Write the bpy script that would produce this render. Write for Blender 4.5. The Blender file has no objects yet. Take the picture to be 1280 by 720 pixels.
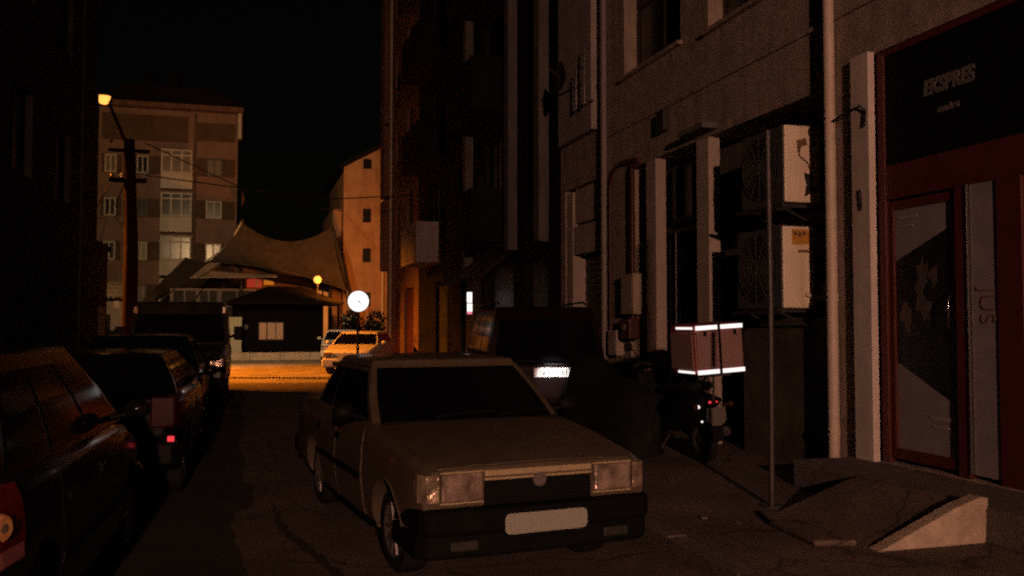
import bpy, bmesh, math, random
from mathutils import Vector, Matrix
random.seed(7)
S = bpy.context.scene
C = S.collection
R = math.radians

# ------------------------------------------------------------------ camera, sky, lights, exposure
cam_d = bpy.data.cameras.new('camera'); cam = bpy.data.objects.new('camera', cam_d); C.objects.link(cam)
cam_d.sensor_width = 36.0; cam_d.lens = 36.0 * 1120 / 1280; cam_d.clip_start = 0.05; cam_d.clip_end = 2000
cam.location = (0, 0, 1.65); cam.rotation_euler = (R(90 + 2.3), 0, R(-16.4))
S.camera = cam

W = bpy.data.worlds.new('World'); S.world = W; W.use_nodes = True
wn = W.node_tree.nodes; bg = wn['Background']
sky = wn.new('ShaderNodeTexSky'); sky.sky_type = 'NISHITA'; sky.sun_disc = False
sky.sun_elevation = R(1.0); sky.sun_rotation = R(200)
W.node_tree.links.new(sky.outputs['Color'], bg.inputs['Color'])
bg.inputs['Strength'].default_value = 0.0009          # night: only a trace of sky light left

S.view_settings.view_transform = 'Standard'; S.view_settings.look = 'None'
S.view_settings.exposure = 0.0; S.view_settings.gamma = 1.0
S.cycles.use_denoising = False
S.cycles.filter_width = 2.1
S.cycles.max_bounces = 6; S.cycles.sample_clamp_indirect = 0.25
S.cycles.use_light_tree = False

SODIUM = (1.0, 0.255, 0.016)
WARM = (1.0, 0.49, 0.32)
PALE_SODIUM = (1.0, 0.60, 0.28)
# lamp light levels (the lamps themselves are built further down, each lamp carries its own light)
P_STREET_BEHIND = 8900.0     # street lamp on the left pavement behind the photographer
P_PLAZA = 52000.0            # sodium lamp round the corner on the left of the square
P_POLE = 4800.0              # sodium lamp on the old power pole
P_KIOSK = 1300.0             # lamp over the kiosk roof

# ------------------------------------------------------------------ materials
def new_mat(name):
    m = bpy.data.materials.new(name); m.use_nodes = True
    return m, m.node_tree.nodes, m.node_tree.links, m.node_tree.nodes['Principled BSDF']

def mat(name, col, rough=0.6, metal=0.0, var=0.15, scale=6.0, bump=0.0, bscale=60.0, coat=0.0, streak=False, spec=None, dirt=None, dirt_amt=0.5):
    m, n, l, b = new_mat(name)
    b.inputs['Roughness'].default_value = rough; b.inputs['Metallic'].default_value = metal
    if coat: b.inputs['Coat Weight'].default_value = coat; b.inputs['Coat Roughness'].default_value = 0.06
    if spec is not None: b.inputs['Specular IOR Level'].default_value = spec
    tc = n.new('ShaderNodeTexCoord')
    src = tc.outputs['Object']
    nz = n.new('ShaderNodeTexNoise'); nz.inputs['Scale'].default_value = scale; nz.inputs['Detail'].default_value = 8; nz.inputs['Roughness'].default_value = 0.65
    l.new(src, nz.inputs['Vector'])
    rp = n.new('ShaderNodeValToRGB')
    rp.color_ramp.elements[0].position = 0.3; rp.color_ramp.elements[1].position = 0.7
    rp.color_ramp.elements[0].color = (*[c * (1 - var) for c in col], 1)
    rp.color_ramp.elements[1].color = (*[min(1, c * (1 + var)) for c in col], 1)
    l.new(nz.outputs['Fac'], rp.inputs['Fac'])
    out = rp.outputs['Color']
    if dirt:
        mp = n.new('ShaderNodeMapping'); mp.inputs['Scale'].default_value = (3.0, 3.0, 0.35) if streak else (1, 1, 1)
        l.new(src, mp.inputs['Vector'])
        n2 = n.new('ShaderNodeTexNoise'); n2.inputs['Scale'].default_value = 1.4; n2.inputs['Detail'].default_value = 10; n2.inputs['Roughness'].default_value = 0.7
        l.new(mp.outputs['Vector'], n2.inputs['Vector'])
        r2 = n.new('ShaderNodeValToRGB'); r2.color_ramp.elements[0].position = 0.45; r2.color_ramp.elements[1].position = 0.68
        r2.color_ramp.elements[1].color = (dirt_amt, dirt_amt, dirt_amt, 1)
        l.new(n2.outputs['Fac'], r2.inputs['Fac'])
        mx = n.new('ShaderNodeMixRGB'); mx.inputs['Color2'].default_value = (*dirt, 1)
        l.new(r2.outputs['Color'], mx.inputs['Fac']); l.new(out, mx.inputs['Color1']); out = mx.outputs['Color']
    l.new(out, b.inputs['Base Color'])
    if bump:
        n3 = n.new('ShaderNodeTexNoise'); n3.inputs['Scale'].default_value = bscale; n3.inputs['Detail'].default_value = 6
        l.new(src, n3.inputs['Vector'])
        bp = n.new('ShaderNodeBump'); bp.inputs['Strength'].default_value = bump; bp.inputs['Distance'].default_value = 0.02
        l.new(n3.outputs['Fac'], bp.inputs['Height']); l.new(bp.outputs['Normal'], b.inputs['Normal'])
    return m

def glow(name, col, strength):
    m, n, l, b = new_mat(name)
    b.inputs['Base Color'].default_value = (*[0.5 * c for c in col], 1)
    b.inputs['Emission Color'].default_value = (*col, 1); b.inputs['Emission Strength'].default_value = strength
    return m

M = {}
M['plaster_warm'] = mat('plaster_warm', (0.33, 0.265, 0.215), 0.9, var=0.28, scale=5.0, bump=0.5, bscale=70, dirt=(0.14, 0.105, 0.085), streak=True, dirt_amt=0.6)
M['plaster_pale'] = mat('plaster_pale', (0.42, 0.35, 0.30), 0.9, var=0.12, scale=4.0, bump=0.3, bscale=80, dirt=(0.3, 0.23, 0.17), streak=True, dirt_amt=0.5)
M['plaster_grey'] = mat('plaster_grey', (0.13, 0.12, 0.115), 0.9, var=0.25, scale=2.0, bump=0.3, bscale=70, dirt=(0.06, 0.055, 0.05), streak=True, dirt_amt=0.6, spec=0.15)
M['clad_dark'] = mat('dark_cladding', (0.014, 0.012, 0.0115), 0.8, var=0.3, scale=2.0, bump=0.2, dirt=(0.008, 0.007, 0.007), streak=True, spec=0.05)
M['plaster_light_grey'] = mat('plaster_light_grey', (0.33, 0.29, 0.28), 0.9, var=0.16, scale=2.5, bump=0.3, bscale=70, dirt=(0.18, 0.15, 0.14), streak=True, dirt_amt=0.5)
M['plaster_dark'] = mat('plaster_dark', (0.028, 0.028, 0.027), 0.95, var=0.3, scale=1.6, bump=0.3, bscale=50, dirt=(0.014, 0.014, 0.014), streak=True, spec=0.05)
M['plaster_ochre'] = mat('plaster_ochre', (0.42, 0.25, 0.15), 0.9, var=0.2, scale=1.2, bump=0.3, bscale=40, dirt=(0.22, 0.12, 0.07), streak=True, dirt_amt=0.6)
M['plaster_sand'] = mat('plaster_sand', (0.19, 0.105, 0.08), 0.9, var=0.3, scale=2.5, bump=0.3, bscale=30, dirt=(0.10, 0.045, 0.032), streak=True, dirt_amt=0.6)
M['plaster_rose'] = mat('plaster_rose', (0.30, 0.19, 0.15), 0.9, var=0.18, scale=1.0, dirt=(0.18, 0.12, 0.09), streak=True, dirt_amt=0.5)
M['render_brown'] = mat('render_brown', (0.12, 0.075, 0.05), 0.9, var=0.25, scale=2.0)
M['recess_wall'] = mat('recess_wall', (0.10, 0.085, 0.07), 0.9, var=0.3, scale=3.0, bump=0.4, bscale=60, dirt=(0.045, 0.038, 0.03), dirt_amt=0.7, spec=0.1)
M['white_paint'] = mat('white_paint', (0.68, 0.60, 0.54), 0.6, var=0.1, scale=8, bump=0.1, dirt=(0.35, 0.27, 0.2), streak=True, dirt_amt=0.45)
M['concrete'] = mat('concrete', (0.27, 0.235, 0.20), 0.92, var=0.3, scale=7, bump=0.6, bscale=45, dirt=(0.12, 0.1, 0.085), dirt_amt=0.7)
M['concrete_pale'] = mat('concrete_pale', (0.52, 0.42, 0.32), 0.9, var=0.22, scale=9, bump=0.5, bscale=60, dirt=(0.25, 0.18, 0.13), dirt_amt=0.55)
M['kerb_stone'] = mat('kerb_stone', (0.13, 0.108, 0.095), 0.9, var=0.3, scale=8, bump=0.5, bscale=50, dirt=(0.08, 0.07, 0.06))
M['maroon'] = mat('maroon_metal', (0.085, 0.014, 0.012), 0.55, var=0.2, scale=6, dirt=(0.07, 0.014, 0.012))
M['black_panel'] = mat('black_panel', (0.006, 0.006, 0.007), 0.45, var=0.2, scale=4, spec=0.1)
M['film'] = mat('grey_window_film', (0.27, 0.235, 0.265), 0.35, var=0.15, scale=5, dirt=(0.17, 0.15, 0.165), spec=0.3)
M['film_dark'] = mat('dark_poster_film', (0.014, 0.012, 0.014), 0.35, var=0.4, scale=8)
M['poster_a'] = mat('poster_tone', (0.085, 0.07, 0.068), 0.4, var=0.5, scale=14)
M['poster_b'] = mat('poster_tone_warm', (0.11, 0.08, 0.06), 0.4, var=0.5, scale=18)
M['print_grey'] = mat('print_grey', (0.30, 0.28, 0.28), 0.6, var=0.1)
M['letter_grey'] = mat('letter_grey', (0.13, 0.125, 0.12), 0.6, var=0.05)
M['letter_pale'] = mat('letter_pale', (0.20, 0.11, 0.10), 0.6, var=0.05)
M['pipe'] = mat('pipe_paint', (0.62, 0.52, 0.42), 0.55, var=0.12, scale=12, bump=0.1, dirt=(0.36, 0.28, 0.2), streak=True, dirt_amt=0.5)
M['pipe_grey'] = mat('pipe_grey', (0.22, 0.19, 0.185), 0.55, var=0.15, scale=12)
M['dark_metal'] = mat('dark_metal', (0.05, 0.048, 0.045), 0.5, metal=0.3, var=0.3, scale=14, spec=0.2)
M['grey_metal'] = mat('grey_metal', (0.07, 0.065, 0.065), 0.5, metal=0.4, var=0.3, scale=14)
M['red_pipe'] = mat('dark_red_pipe', (0.055, 0.013, 0.011), 0.5, var=0.2)
M['ac_case'] = mat('ac_case', (0.82, 0.71, 0.54), 0.5, var=0.06, scale=6, dirt=(0.45, 0.33, 0.22), streak=True, dirt_amt=0.55)
M['ac_front'] = mat('ac_front', (0.06, 0.06, 0.055), 0.6, var=0.2, scale=9)
M['ac_hole'] = mat('ac_hole', (0.008, 0.008, 0.008), 0.7)
M['rust'] = mat('rust_stain', (0.16, 0.09, 0.05), 0.9, var=0.4, scale=20)
M['sticker'] = mat('yellow_sticker', (0.50, 0.24, 0.035), 0.6, var=0.45, scale=40)
M['sticker_dark'] = mat('sticker_dark', (0.13, 0.06, 0.03), 0.6)
M['box_cream'] = mat('box_cream', (0.36, 0.29, 0.21), 0.6, var=0.15, dirt=(0.2, 0.15, 0.1))
M['glass'] = mat('night_glass', (0.008, 0.008, 0.009), 0.06, var=0.2, scale=3, spec=0.6)
M['glass_tint'] = mat('tinted_car_glass', (0.004, 0.004, 0.005), 0.08, var=0.2, scale=3, spec=0.10)
M['pane'] = mat('house_pane', (0.012, 0.012, 0.014), 0.22, var=0.4, scale=1.2, spec=0.6)
M['pane_dull'] = mat('dull_pane', (0.03, 0.024, 0.02), 0.6, var=0.5, scale=1.5, spec=0.2)
M['curtain'] = mat('curtained_pane', (0.20, 0.16, 0.12), 0.35, var=0.3, scale=4)
M['frame_white'] = mat('frame_white', (0.62, 0.56, 0.48), 0.5, var=0.08)
M['frame_dark'] = mat('frame_dark', (0.035, 0.028, 0.025), 0.5, spec=0.15)
M['cover_cloth'] = mat('black_cover_cloth', (0.010, 0.010, 0.010), 0.8, var=0.3, scale=8, spec=0.15, bump=0.2, bscale=30)
M['rubber'] = mat('rubber', (0.014, 0.014, 0.014), 0.75, var=0.3, scale=20, spec=0.15)
M['bumper'] = mat('bumper_plastic', (0.007, 0.0072, 0.007), 0.65, var=0.35, scale=9, bump=0.1, bscale=200, spec=0.05)
M['chrome'] = mat('chrome', (0.6, 0.58, 0.55), 0.18, metal=1.0, var=0.1)
M['alloy'] = mat('alloy', (0.16, 0.15, 0.145), 0.5, metal=0.7, var=0.2, scale=12)
M['steel_rim'] = mat('steel_rim', (0.20, 0.18, 0.17), 0.45, metal=0.6, var=0.3, scale=10)
M['paint_gold'] = mat('gold_beige_paint', (0.128, 0.100, 0.070), 0.33, metal=0.25, var=0.18, scale=5, coat=0.15, dirt=(0.095, 0.075, 0.055), dirt_amt=0.6)
M['trim_beige'] = mat('trim_beige', (0.52, 0.42, 0.25), 0.4, metal=0.2, var=0.08)
M['paint_black'] = mat('black_paint', (0.006, 0.006, 0.007), 0.22, var=0.3, scale=3, coat=0.12, spec=0.15)
M['paint_navy'] = mat('navy_paint', (0.004, 0.005, 0.007), 0.25, var=0.3, scale=3, coat=0.35, spec=0.25)
M['paint_graphite'] = mat('graphite_paint', (0.004, 0.004, 0.0045), 0.25, var=0.3, scale=3, coat=0.35, spec=0.25)
M['paint_wine'] = mat('wine_paint', (0.009, 0.004, 0.0045), 0.35, var=0.3, scale=3, spec=0.1)
M['paint_van'] = mat('van_paint', (0.035, 0.028, 0.022), 0.4, var=0.3, scale=3, coat=0.4)
M['paint_white'] = mat('white_car_paint', (0.74, 0.70, 0.62), 0.3, var=0.06, scale=3, coat=0.5)
M['plate'] = mat('plate_white', (0.75, 0.75, 0.72), 0.5, var=0.04)
M['plate_grey'] = mat('plate_grey', (0.33, 0.345, 0.30), 0.6, var=0.05)
M['plate_dim'] = mat('dirty_plate', (0.13, 0.125, 0.11), 0.7, var=0.15)
M['plate_ink'] = mat('plate_ink', (0.02, 0.02, 0.02), 0.6)
M['badge'] = mat('badge_grey', (0.14, 0.12, 0.11), 0.6)
M['red_lens'] = mat('red_lens', (0.13, 0.006, 0.010), 0.12, var=0.4, scale=18, spec=0.7)
M['red_dim'] = mat('dark_red_lens', (0.035, 0.004, 0.005), 0.2, var=0.3)
M['dark_lens'] = mat('dark_amber_lens', (0.05, 0.022, 0.01), 0.3, var=0.2)
M['amber_lens'] = mat('amber_lens', (0.62, 0.30, 0.12), 0.15, var=0.25, scale=25)
M['clear_lens_red'] = mat('clear_lens_red', (0.40, 0.14, 0.15), 0.15, var=0.25, scale=25)
M['moto_red'] = mat('courier_red', (0.22, 0.045, 0.04), 0.5, var=0.15)
M['moto_face'] = mat('courier_box_face', (0.27, 0.16, 0.15), 0.65, var=0.10, scale=3)
M['black_plastic'] = mat('black_plastic', (0.007, 0.007, 0.007), 0.6, spec=0.12)
M['bark'] = mat('bark', (0.05, 0.035, 0.025), 0.9, var=0.3, scale=12)
M['leaf'] = mat('leaf', (0.010, 0.012, 0.006), 0.8, var=0.5, scale=3, spec=0.15)
M['tent'] = mat('tent_membrane', (0.075, 0.06, 0.05), 0.85, var=0.3, scale=2.5, dirt=(0.04, 0.033, 0.027), spec=0.1)
M['tent_dark'] = mat('tent_membrane_dark', (0.055, 0.043, 0.033), 0.8, var=0.15, scale=1.5, spec=0.1)
M['awning'] = mat('awning_cloth', (0.45, 0.34, 0.25), 0.8, var=0.12, scale=2)
M['kiosk_wood'] = mat('kiosk_wood', (0.007, 0.006, 0.005), 0.85, var=0.35, scale=4, spec=0.05)
M['roof_dark'] = mat('roof_dark', (0.012, 0.009, 0.008), 0.9, var=0.3, scale=4, spec=0.05)
M['mint'] = mat('mint_panel', (0.50, 0.50, 0.36), 0.5, var=0.08)
M['pole_rust'] = mat('pole_rust', (0.013, 0.005, 0.004), 0.85, var=0.3, scale=4, spec=0.04)
M['paper'] = mat('paper_litter', (0.55, 0.5, 0.45), 0.8)

# asphalt: aggregate speckle, patches, hairline cracks
def asphalt(name, col, crack=True):
    m, n, l, b = new_mat(name); b.inputs['Roughness'].default_value = 0.85
    tc = n.new('ShaderNodeTexCoord')
    n1 = n.new('ShaderNodeTexNoise'); n1.inputs['Scale'].default_value = 70; n1.inputs['Detail'].default_value = 4
    n2 = n.new('ShaderNodeTexNoise'); n2.inputs['Scale'].default_value = 0.9; n2.inputs['Detail'].default_value = 9; n2.inputs['Roughness'].default_value = 0.7
    for q in (n1, n2): l.new(tc.outputs['Object'], q.inputs['Vector'])
    r1 = n.new('ShaderNodeValToRGB'); r1.color_ramp.elements[0].position = 0.35; r1.color_ramp.elements[1].position = 0.68
    r1.color_ramp.elements[0].color = (*[c * 0.55 for c in col], 1); r1.color_ramp.elements[1].color = (*[c * 1.7 for c in col], 1)
    r2 = n.new('ShaderNodeValToRGB'); r2.color_ramp.elements[0].position = 0.38; r2.color_ramp.elements[1].position = 0.66
    r2.color_ramp.elements[0].color = (0.55, 0.55, 0.56, 1); r2.color_ramp.elements[1].color = (1.3, 1.26, 1.2, 1)
    l.new(n1.outputs['Fac'], r1.inputs['Fac']); l.new(n2.outputs['Fac'], r2.inputs['Fac'])
    mx = n.new('ShaderNodeMixRGB'); mx.blend_type = 'MULTIPLY'; mx.inputs['Fac'].default_value = 1
    l.new(r1.outputs['Color'], mx.inputs['Color1']); l.new(r2.outputs['Color'], mx.inputs['Color2'])
    out = mx.outputs['Color']
    if crack:
        nw = n.new('ShaderNodeTexNoise'); nw.inputs['Scale'].default_value = 2.0; nw.inputs['Detail'].default_value = 6
        l.new(tc.outputs['Object'], nw.inputs['Vector'])
        mw = n.new('ShaderNodeMixRGB'); mw.inputs['Fac'].default_value = 0.25
        l.new(tc.outputs['Object'], mw.inputs['Color1']); l.new(nw.outputs['Color'], mw.inputs['Color2'])
        vo = n.new('ShaderNodeTexVoronoi'); vo.feature = 'DISTANCE_TO_EDGE'; vo.inputs['Scale'].default_value = 0.8
        l.new(mw.outputs['Color'], vo.inputs['Vector'])
        r3 = n.new('ShaderNodeValToRGB'); r3.color_ramp.elements[0].position = 0.0; r3.color_ramp.elements[1].position = 0.012
        r3.color_ramp.elements[0].color = (0.35, 0.35, 0.35, 1)
        l.new(vo.outputs['Distance'], r3.inputs['Fac'])
        m3 = n.new('ShaderNodeMixRGB'); m3.blend_type = 'MULTIPLY'; m3.inputs['Fac'].default_value = 1
        l.new(out, m3.inputs['Color1']); l.new(r3.outputs['Color'], m3.inputs['Color2']); out = m3.outputs['Color']
    l.new(out, b.inputs['Base Color'])
    bp = n.new('ShaderNodeBump'); bp.inputs['Strength'].default_value = 0.6; bp.inputs['Distance'].default_value = 0.012
    l.new(n1.outputs['Fac'], bp.inputs['Height']); l.new(bp.outputs['Normal'], b.inputs['Normal'])
    return m
M['asphalt'] = asphalt('asphalt', (0.105, 0.080, 0.068))
M['asphalt_dark'] = asphalt('asphalt_darker', (0.022, 0.022, 0.022), crack=False)  # darker tone, also paints the shade beside the parked cars
M['plaza'] = asphalt('plaza_paving', (0.27, 0.23, 0.17), crack=False)
M['sidewalk'] = asphalt('sidewalk_concrete', (0.135, 0.102, 0.086))

# headlamp lens: fluted, gleaming
def lens(name, col):
    m, n, l, b = new_mat(name); b.inputs['Roughness'].default_value = 0.24; b.inputs['Metallic'].default_value = 0.5
    tc = n.new('ShaderNodeTexCoord'); nz = n.new('ShaderNodeTexNoise'); nz.inputs['Scale'].default_value = 9; nz.inputs['Detail'].default_value = 3
    l.new(tc.outputs['Object'], nz.inputs['Vector'])
    rp = n.new('ShaderNodeValToRGB'); rp.color_ramp.elements[0].position = 0.35; rp.color_ramp.elements[1].position = 0.72
    rp.color_ramp.elements[0].color = (*[c * 0.45 for c in col], 1); rp.color_ramp.elements[1].color = (*[min(1, c * 1.4) for c in col], 1)
    l.new(nz.outputs['Fac'], rp.inputs['Fac']); l.new(rp.outputs['Color'], b.inputs['Base Color'])
    bp = n.new('ShaderNodeBump'); bp.inputs['Strength'].default_value = 0.6; bp.inputs['Distance'].default_value = 0.04
    l.new(nz.outputs['Fac'], bp.inputs['Height']); l.new(bp.outputs['Normal'], b.inputs['Normal'])
    return m
M['headlamp'] = lens('headlamp_lens', (0.52, 0.40, 0.33))
M['signal_clear'] = lens('signal_lens', (0.55, 0.42, 0.30))

M['lamp_sodium'] = glow('lamp_sodium', (1.0, 0.34, 0.06), 2.2)
M['lamp_kiosk'] = glow('lamp_kiosk', (1.0, 0.36, 0.06), 2.2)
M['lamp_warm'] = glow('lamp_warm', (1.0, 0.6, 0.35), 6.0)
M['sign_white'] = glow('flash_sign_white', (1.0, 0.97, 0.95), 1.3)  # glow standing in for flash thrown back by the signs
M['strip_white'] = glow('flash_glow_white', (1.0, 0.93, 0.90), 1.1)  # glow standing in for flash on box strips and scooter reflectors
M['sign_red_glow'] = glow('lit_sign_red', (1.0, 0.10, 0.05), 0.20)
M['sign_orange_glow'] = glow('lit_sign_orange', (1.0, 0.33, 0.03), 0.35)
M['lit_window'] = glow('lit_window', (1.0, 0.52, 0.24), 0.06)
M['lit_front'] = glow('lit_shop_front', (1.0, 0.30, 0.05), 0.42)
M['red_glint_glow'] = glow('red_glint_glow', (1.0, 0.05, 0.07), 0.9)  # red glow standing in for glints on lenses and reflectors
M['pink_glow'] = glow('pink_glow', (1.0, 0.25, 0.35), 0.9)  # glow imitating flash off the red sign panel

# ------------------------------------------------------------------ mesh helpers
class MB:
    def __init__(s): s.v = []; s.f = []
    def add(s, vs, fs):
        o = len(s.v); s.v += [tuple(p) for p in vs]; s.f += [tuple(i + o for i in f) for f in fs]; return s
    def box(s, x0, x1, y0, y1, z0, z1):
        return s.add([(x0,y0,z0),(x1,y0,z0),(x1,y1,z0),(x0,y1,z0),(x0,y0,z1),(x1,y0,z1),(x1,y1,z1),(x0,y1,z1)],
                     [(3,2,1,0),(4,5,6,7),(0,1,5,4),(1,2,6,5),(2,3,7,6),(3,0,4,7)])
    def cyl(s, p0, p1, r0, r1=None, n=12):
        r1 = r0 if r1 is None else r1
        p0 = Vector(p0); p1 = Vector(p1); d = (p1 - p0).normalized()
        a = d.orthogonal().normalized(); b = d.cross(a)
        vs = []
        for p, r in ((p0, r0), (p1, r1)):
            for i in range(n):
                t = 2 * math.pi * i / n; vs.append(p + a * (r * math.cos(t)) + b * (r * math.sin(t)))
        fs = [(i, (i+1) % n, n + (i+1) % n, n + i) for i in range(n)] + [tuple(range(n-1, -1, -1)), tuple(range(n, 2*n))]
        return s.add(vs, fs)
    def tube(s, pts, r, n=8):
        pts = [Vector(p) for p in pts]; vs = []; a = None
        for i, p in enumerate(pts):
            d = ((pts[min(i+1, len(pts)-1)] - pts[max(i-1, 0)])).normalized()
            a = d.orthogonal().normalized() if a is None else (a - d * a.dot(d)).normalized()
            b = d.cross(a)
            rr = r[i] if isinstance(r, (list, tuple)) else r
            for k in range(n):
                t = 2 * math.pi * k / n; vs.append(p + a * (rr * math.cos(t)) + b * (rr * math.sin(t)))
        fs = []
        for i in range(len(pts)-1):
            for k in range(n):
                fs.append((i*n+k, i*n+(k+1) % n, (i+1)*n+(k+1) % n, (i+1)*n+k))
        fs += [tuple(range(n-1, -1, -1)), tuple(range((len(pts)-1)*n, len(pts)*n))]
        return s.add(vs, fs)
    def lathe(s, prof, center=(0,0,0), axis='z', n=24, closed=False):
        c = Vector(center); vs = []
        for r, h in prof:
            for k in range(n):
                t = 2 * math.pi * k / n; a, b = r * math.cos(t), r * math.sin(t)
                vs.append(c + (Vector((a, b, h)) if axis == 'z' else Vector((h, a, b)) if axis == 'x' else Vector((a, h, b))))
        fs = []; m = len(prof)
        for i in range(m - (0 if closed else 1)):
            j = (i+1) % m
            for k in range(n): fs.append((i*n+k, i*n+(k+1) % n, j*n+(k+1) % n, j*n+k))
        if not closed:
            fs += [tuple(range(n-1, -1, -1)), tuple(range((m-1)*n, m*n))]
        return s.add(vs, fs)
    def prism(s, poly, axis, a0, a1):
        def P(u, v, w): return (w, u, v) if axis == 'x' else (u, w, v) if axis == 'y' else (u, v, w)
        n = len(poly)
        vs = [P(u, v, a0) for u, v in poly] + [P(u, v, a1) for u, v in poly]
        return s.add(vs, [tuple(range(n-1, -1, -1)), tuple(range(n, 2*n))] + [(i, (i+1) % n, n+(i+1) % n, n+i) for i in range(n)])
    def patch(s, fn, s0, s1, t0, t1, n=6, m=4, off=0.005, thick=0.004, inner=(0, 2, 0.9)):
        """closed shell lying on the surface fn(s,t); inner = a point on the inside"""
        top = []; bot = []
        e = 1e-3; cin = Vector(inner)
        for j in range(m+1):
            for i in range(n+1):
                a = s0 + (s1-s0)*i/n; b = t0 + (t1-t0)*j/m
                p = Vector(fn(a, b)); nn = (Vector(fn(a+e, b)) - p).cross(Vector(fn(a, b+e)) - p).normalized()
                if nn.dot(p - cin) < 0: nn = -nn
                top.append(p + nn*off); bot.append(p + nn*(off-thick))
        N = len(top); fs = []
        w = n+1
        for j in range(m):
            for i in range(n):
                q = (j*w+i, j*w+i+1, (j+1)*w+i+1, (j+1)*w+i); fs.append(q); fs.append(tuple(N+k for k in reversed(q)))
        ring = [i for i in range(w)] + [j*w+n for j in range(1, m+1)] + [m*w+i for i in range(n-1, -1, -1)] + [j*w for j in range(m-1, 0, -1)]
        for k in range(len(ring)):
            a, b = ring[k], ring[(k+1) % len(ring)]; fs.append((b, a, N+a, N+b))
        return s.add(top + bot, fs)
    def build(s, name, m, parent=None, off=(0,0,0), smooth=None, bevel=0.0, rot=None, fix=True):
        me = bpy.data.meshes.new(name)
        ox, oy, oz = off
        me.from_pydata([(x-ox, y-oy, z-oz) for x, y, z in s.v], [], s.f)
        if fix:
            bm = bmesh.new(); bm.from_mesh(me); bmesh.ops.recalc_face_normals(bm, faces=bm.faces); bm.to_mesh(me); bm.free()
        me.materials.append(M[m] if isinstance(m, str) else m)
        if smooth is not None:
            for p in me.polygons: p.use_smooth = True
            me.set_sharp_from_angle(angle=R(smooth))
        o = bpy.data.objects.new(name, me); C.objects.link(o)
        if parent: o.parent = parent
        if bevel:
            b = o.modifiers.new('bevel', 'BEVEL'); b.width = bevel; b.segments = 2; b.limit_method = 'ANGLE'; b.angle_limit = R(40)
        return o

def tag(o, label, cat, group=None):
    o['label'] = label; o['category'] = cat
    if group: o['group'] = group
    return o
def thing(name, label, cat, loc=(0,0,0), rz=0.0, group=None):
    o = bpy.data.objects.new(name, None); C.objects.link(o); o.location = loc; o.rotation_euler = (0, 0, rz)
    o.empty_display_size = 0.2
    return tag(o, label, cat, group)
def struct(o, kind='structure'): o['kind'] = kind; return o
def copy_tree(o, parent=None):
    c = o.copy(); C.objects.link(c); c.parent = parent
    for ch in list(o.children): copy_tree(ch, c)
    return c
def text_mesh(name, txt, size, depth, m, parent, matrix, offset=0.0, shear=0.0, xscale=1.0):
    cu = bpy.data.curves.new('txt', 'FONT'); cu.body = txt; cu.size = size; cu.extrude = depth; cu.offset = offset; cu.shear = shear
    cu.align_x = 'CENTER'; cu.align_y = 'CENTER'
    t = bpy.data.objects.new('txt', cu); C.objects.link(t)
    bpy.context.view_layer.update()
    me = bpy.data.meshes.new_from_object(t.evaluated_get(bpy.context.evaluated_depsgraph_get()))
    bpy.data.objects.remove(t); me.name = name
    me.transform(matrix @ Matrix.Diagonal((xscale, 1, 1, 1)))
    me.materials.clear(); me.materials.append(M[m])
    o = bpy.data.objects.new(name, me); C.objects.link(o); o.parent = parent
    return o
def boolean_cut(o, cutter):
    md = o.modifiers.new('cut', 'BOOLEAN'); md.operation = 'DIFFERENCE'; md.object = cutter; md.solver = 'EXACT'
    bpy.context.view_layer.update()
    me = bpy.data.meshes.new_from_object(o.evaluated_get(bpy.context.evaluated_depsgraph_get()))
    o.modifiers.remove(md); old = o.data; o.data = me; me.name = old.name
    bpy.data.objects.remove(cutter)

# text facing -X (read from the street on the left of the right-hand buildings): text x -> -Y, text y -> +Z, normal -> -X
def M_face_west(x, y, z): return Matrix(((0,0,-1,x),(-1,0,0,y),(0,1,0,z),(0,0,0,1)))
# text facing -Y
def M_face_south(x, y, z): return Matrix(((1,0,0,x),(0,0,-1,y),(0,1,0,z),(0,0,0,1)))

# ------------------------------------------------------------------ ground, road, pavements
def sheet(name, x0, x1, y0, y1, z, m):
    return struct(MB().add([(x0,y0,z),(x1,y0,z),(x1,y1,z),(x0,y1,z)], [(0,1,2,3)]).build(name, m))
sheet('ground', -600, 600, -400, 900, -0.03, 'asphalt_dark')
sheet('road', -2.6, 2.94, -30, 26.0, 0.0, 'asphalt')
sheet('plaza', -45, 60, 26.0, 110, 0.0, 'plaza')
k = MB()
for i in range(60):                                     # kerb stones, about a metre each, with small gaps
    y = -30 + i * 1.0
    if y > 25: break
    dz = random.uniform(-0.006, 0.006)
    k.box(2.94 + random.uniform(-0.006, 0.006), 3.11, y + 0.006, y + 0.994, -0.02, 0.105 + dz)
struct(k.build('kerb', 'kerb_stone', bevel=0.012))
struct(MB().box(3.11, 6.4, -30, 31.0, -0.025, 0.098).build('sidewalk', 'sidewalk'))
k = MB()
for i in range(54): k.box(-2.78, -2.6, -30 + i + 0.006, -30 + i + 0.994, -0.02, 0.11 + random.uniform(-0.006, 0.006))
struct(k.build('kerb', 'kerb_stone', bevel=0.012))
struct(MB().box(-3.75, -2.78, -30, 24.2, -0.025, 0.10).build('sidewalk', 'sidewalk'))
# dark sheet painting the parked cars' shade onto the road, with a ragged edge
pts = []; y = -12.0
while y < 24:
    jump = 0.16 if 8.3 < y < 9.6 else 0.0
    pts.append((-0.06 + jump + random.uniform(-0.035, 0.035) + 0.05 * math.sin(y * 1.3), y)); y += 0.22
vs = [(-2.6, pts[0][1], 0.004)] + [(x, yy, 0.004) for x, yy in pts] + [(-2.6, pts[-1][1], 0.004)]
struct(MB().add(vs, [tuple(range(len(vs)))]).build('road_shade', 'asphalt_dark'))
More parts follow.
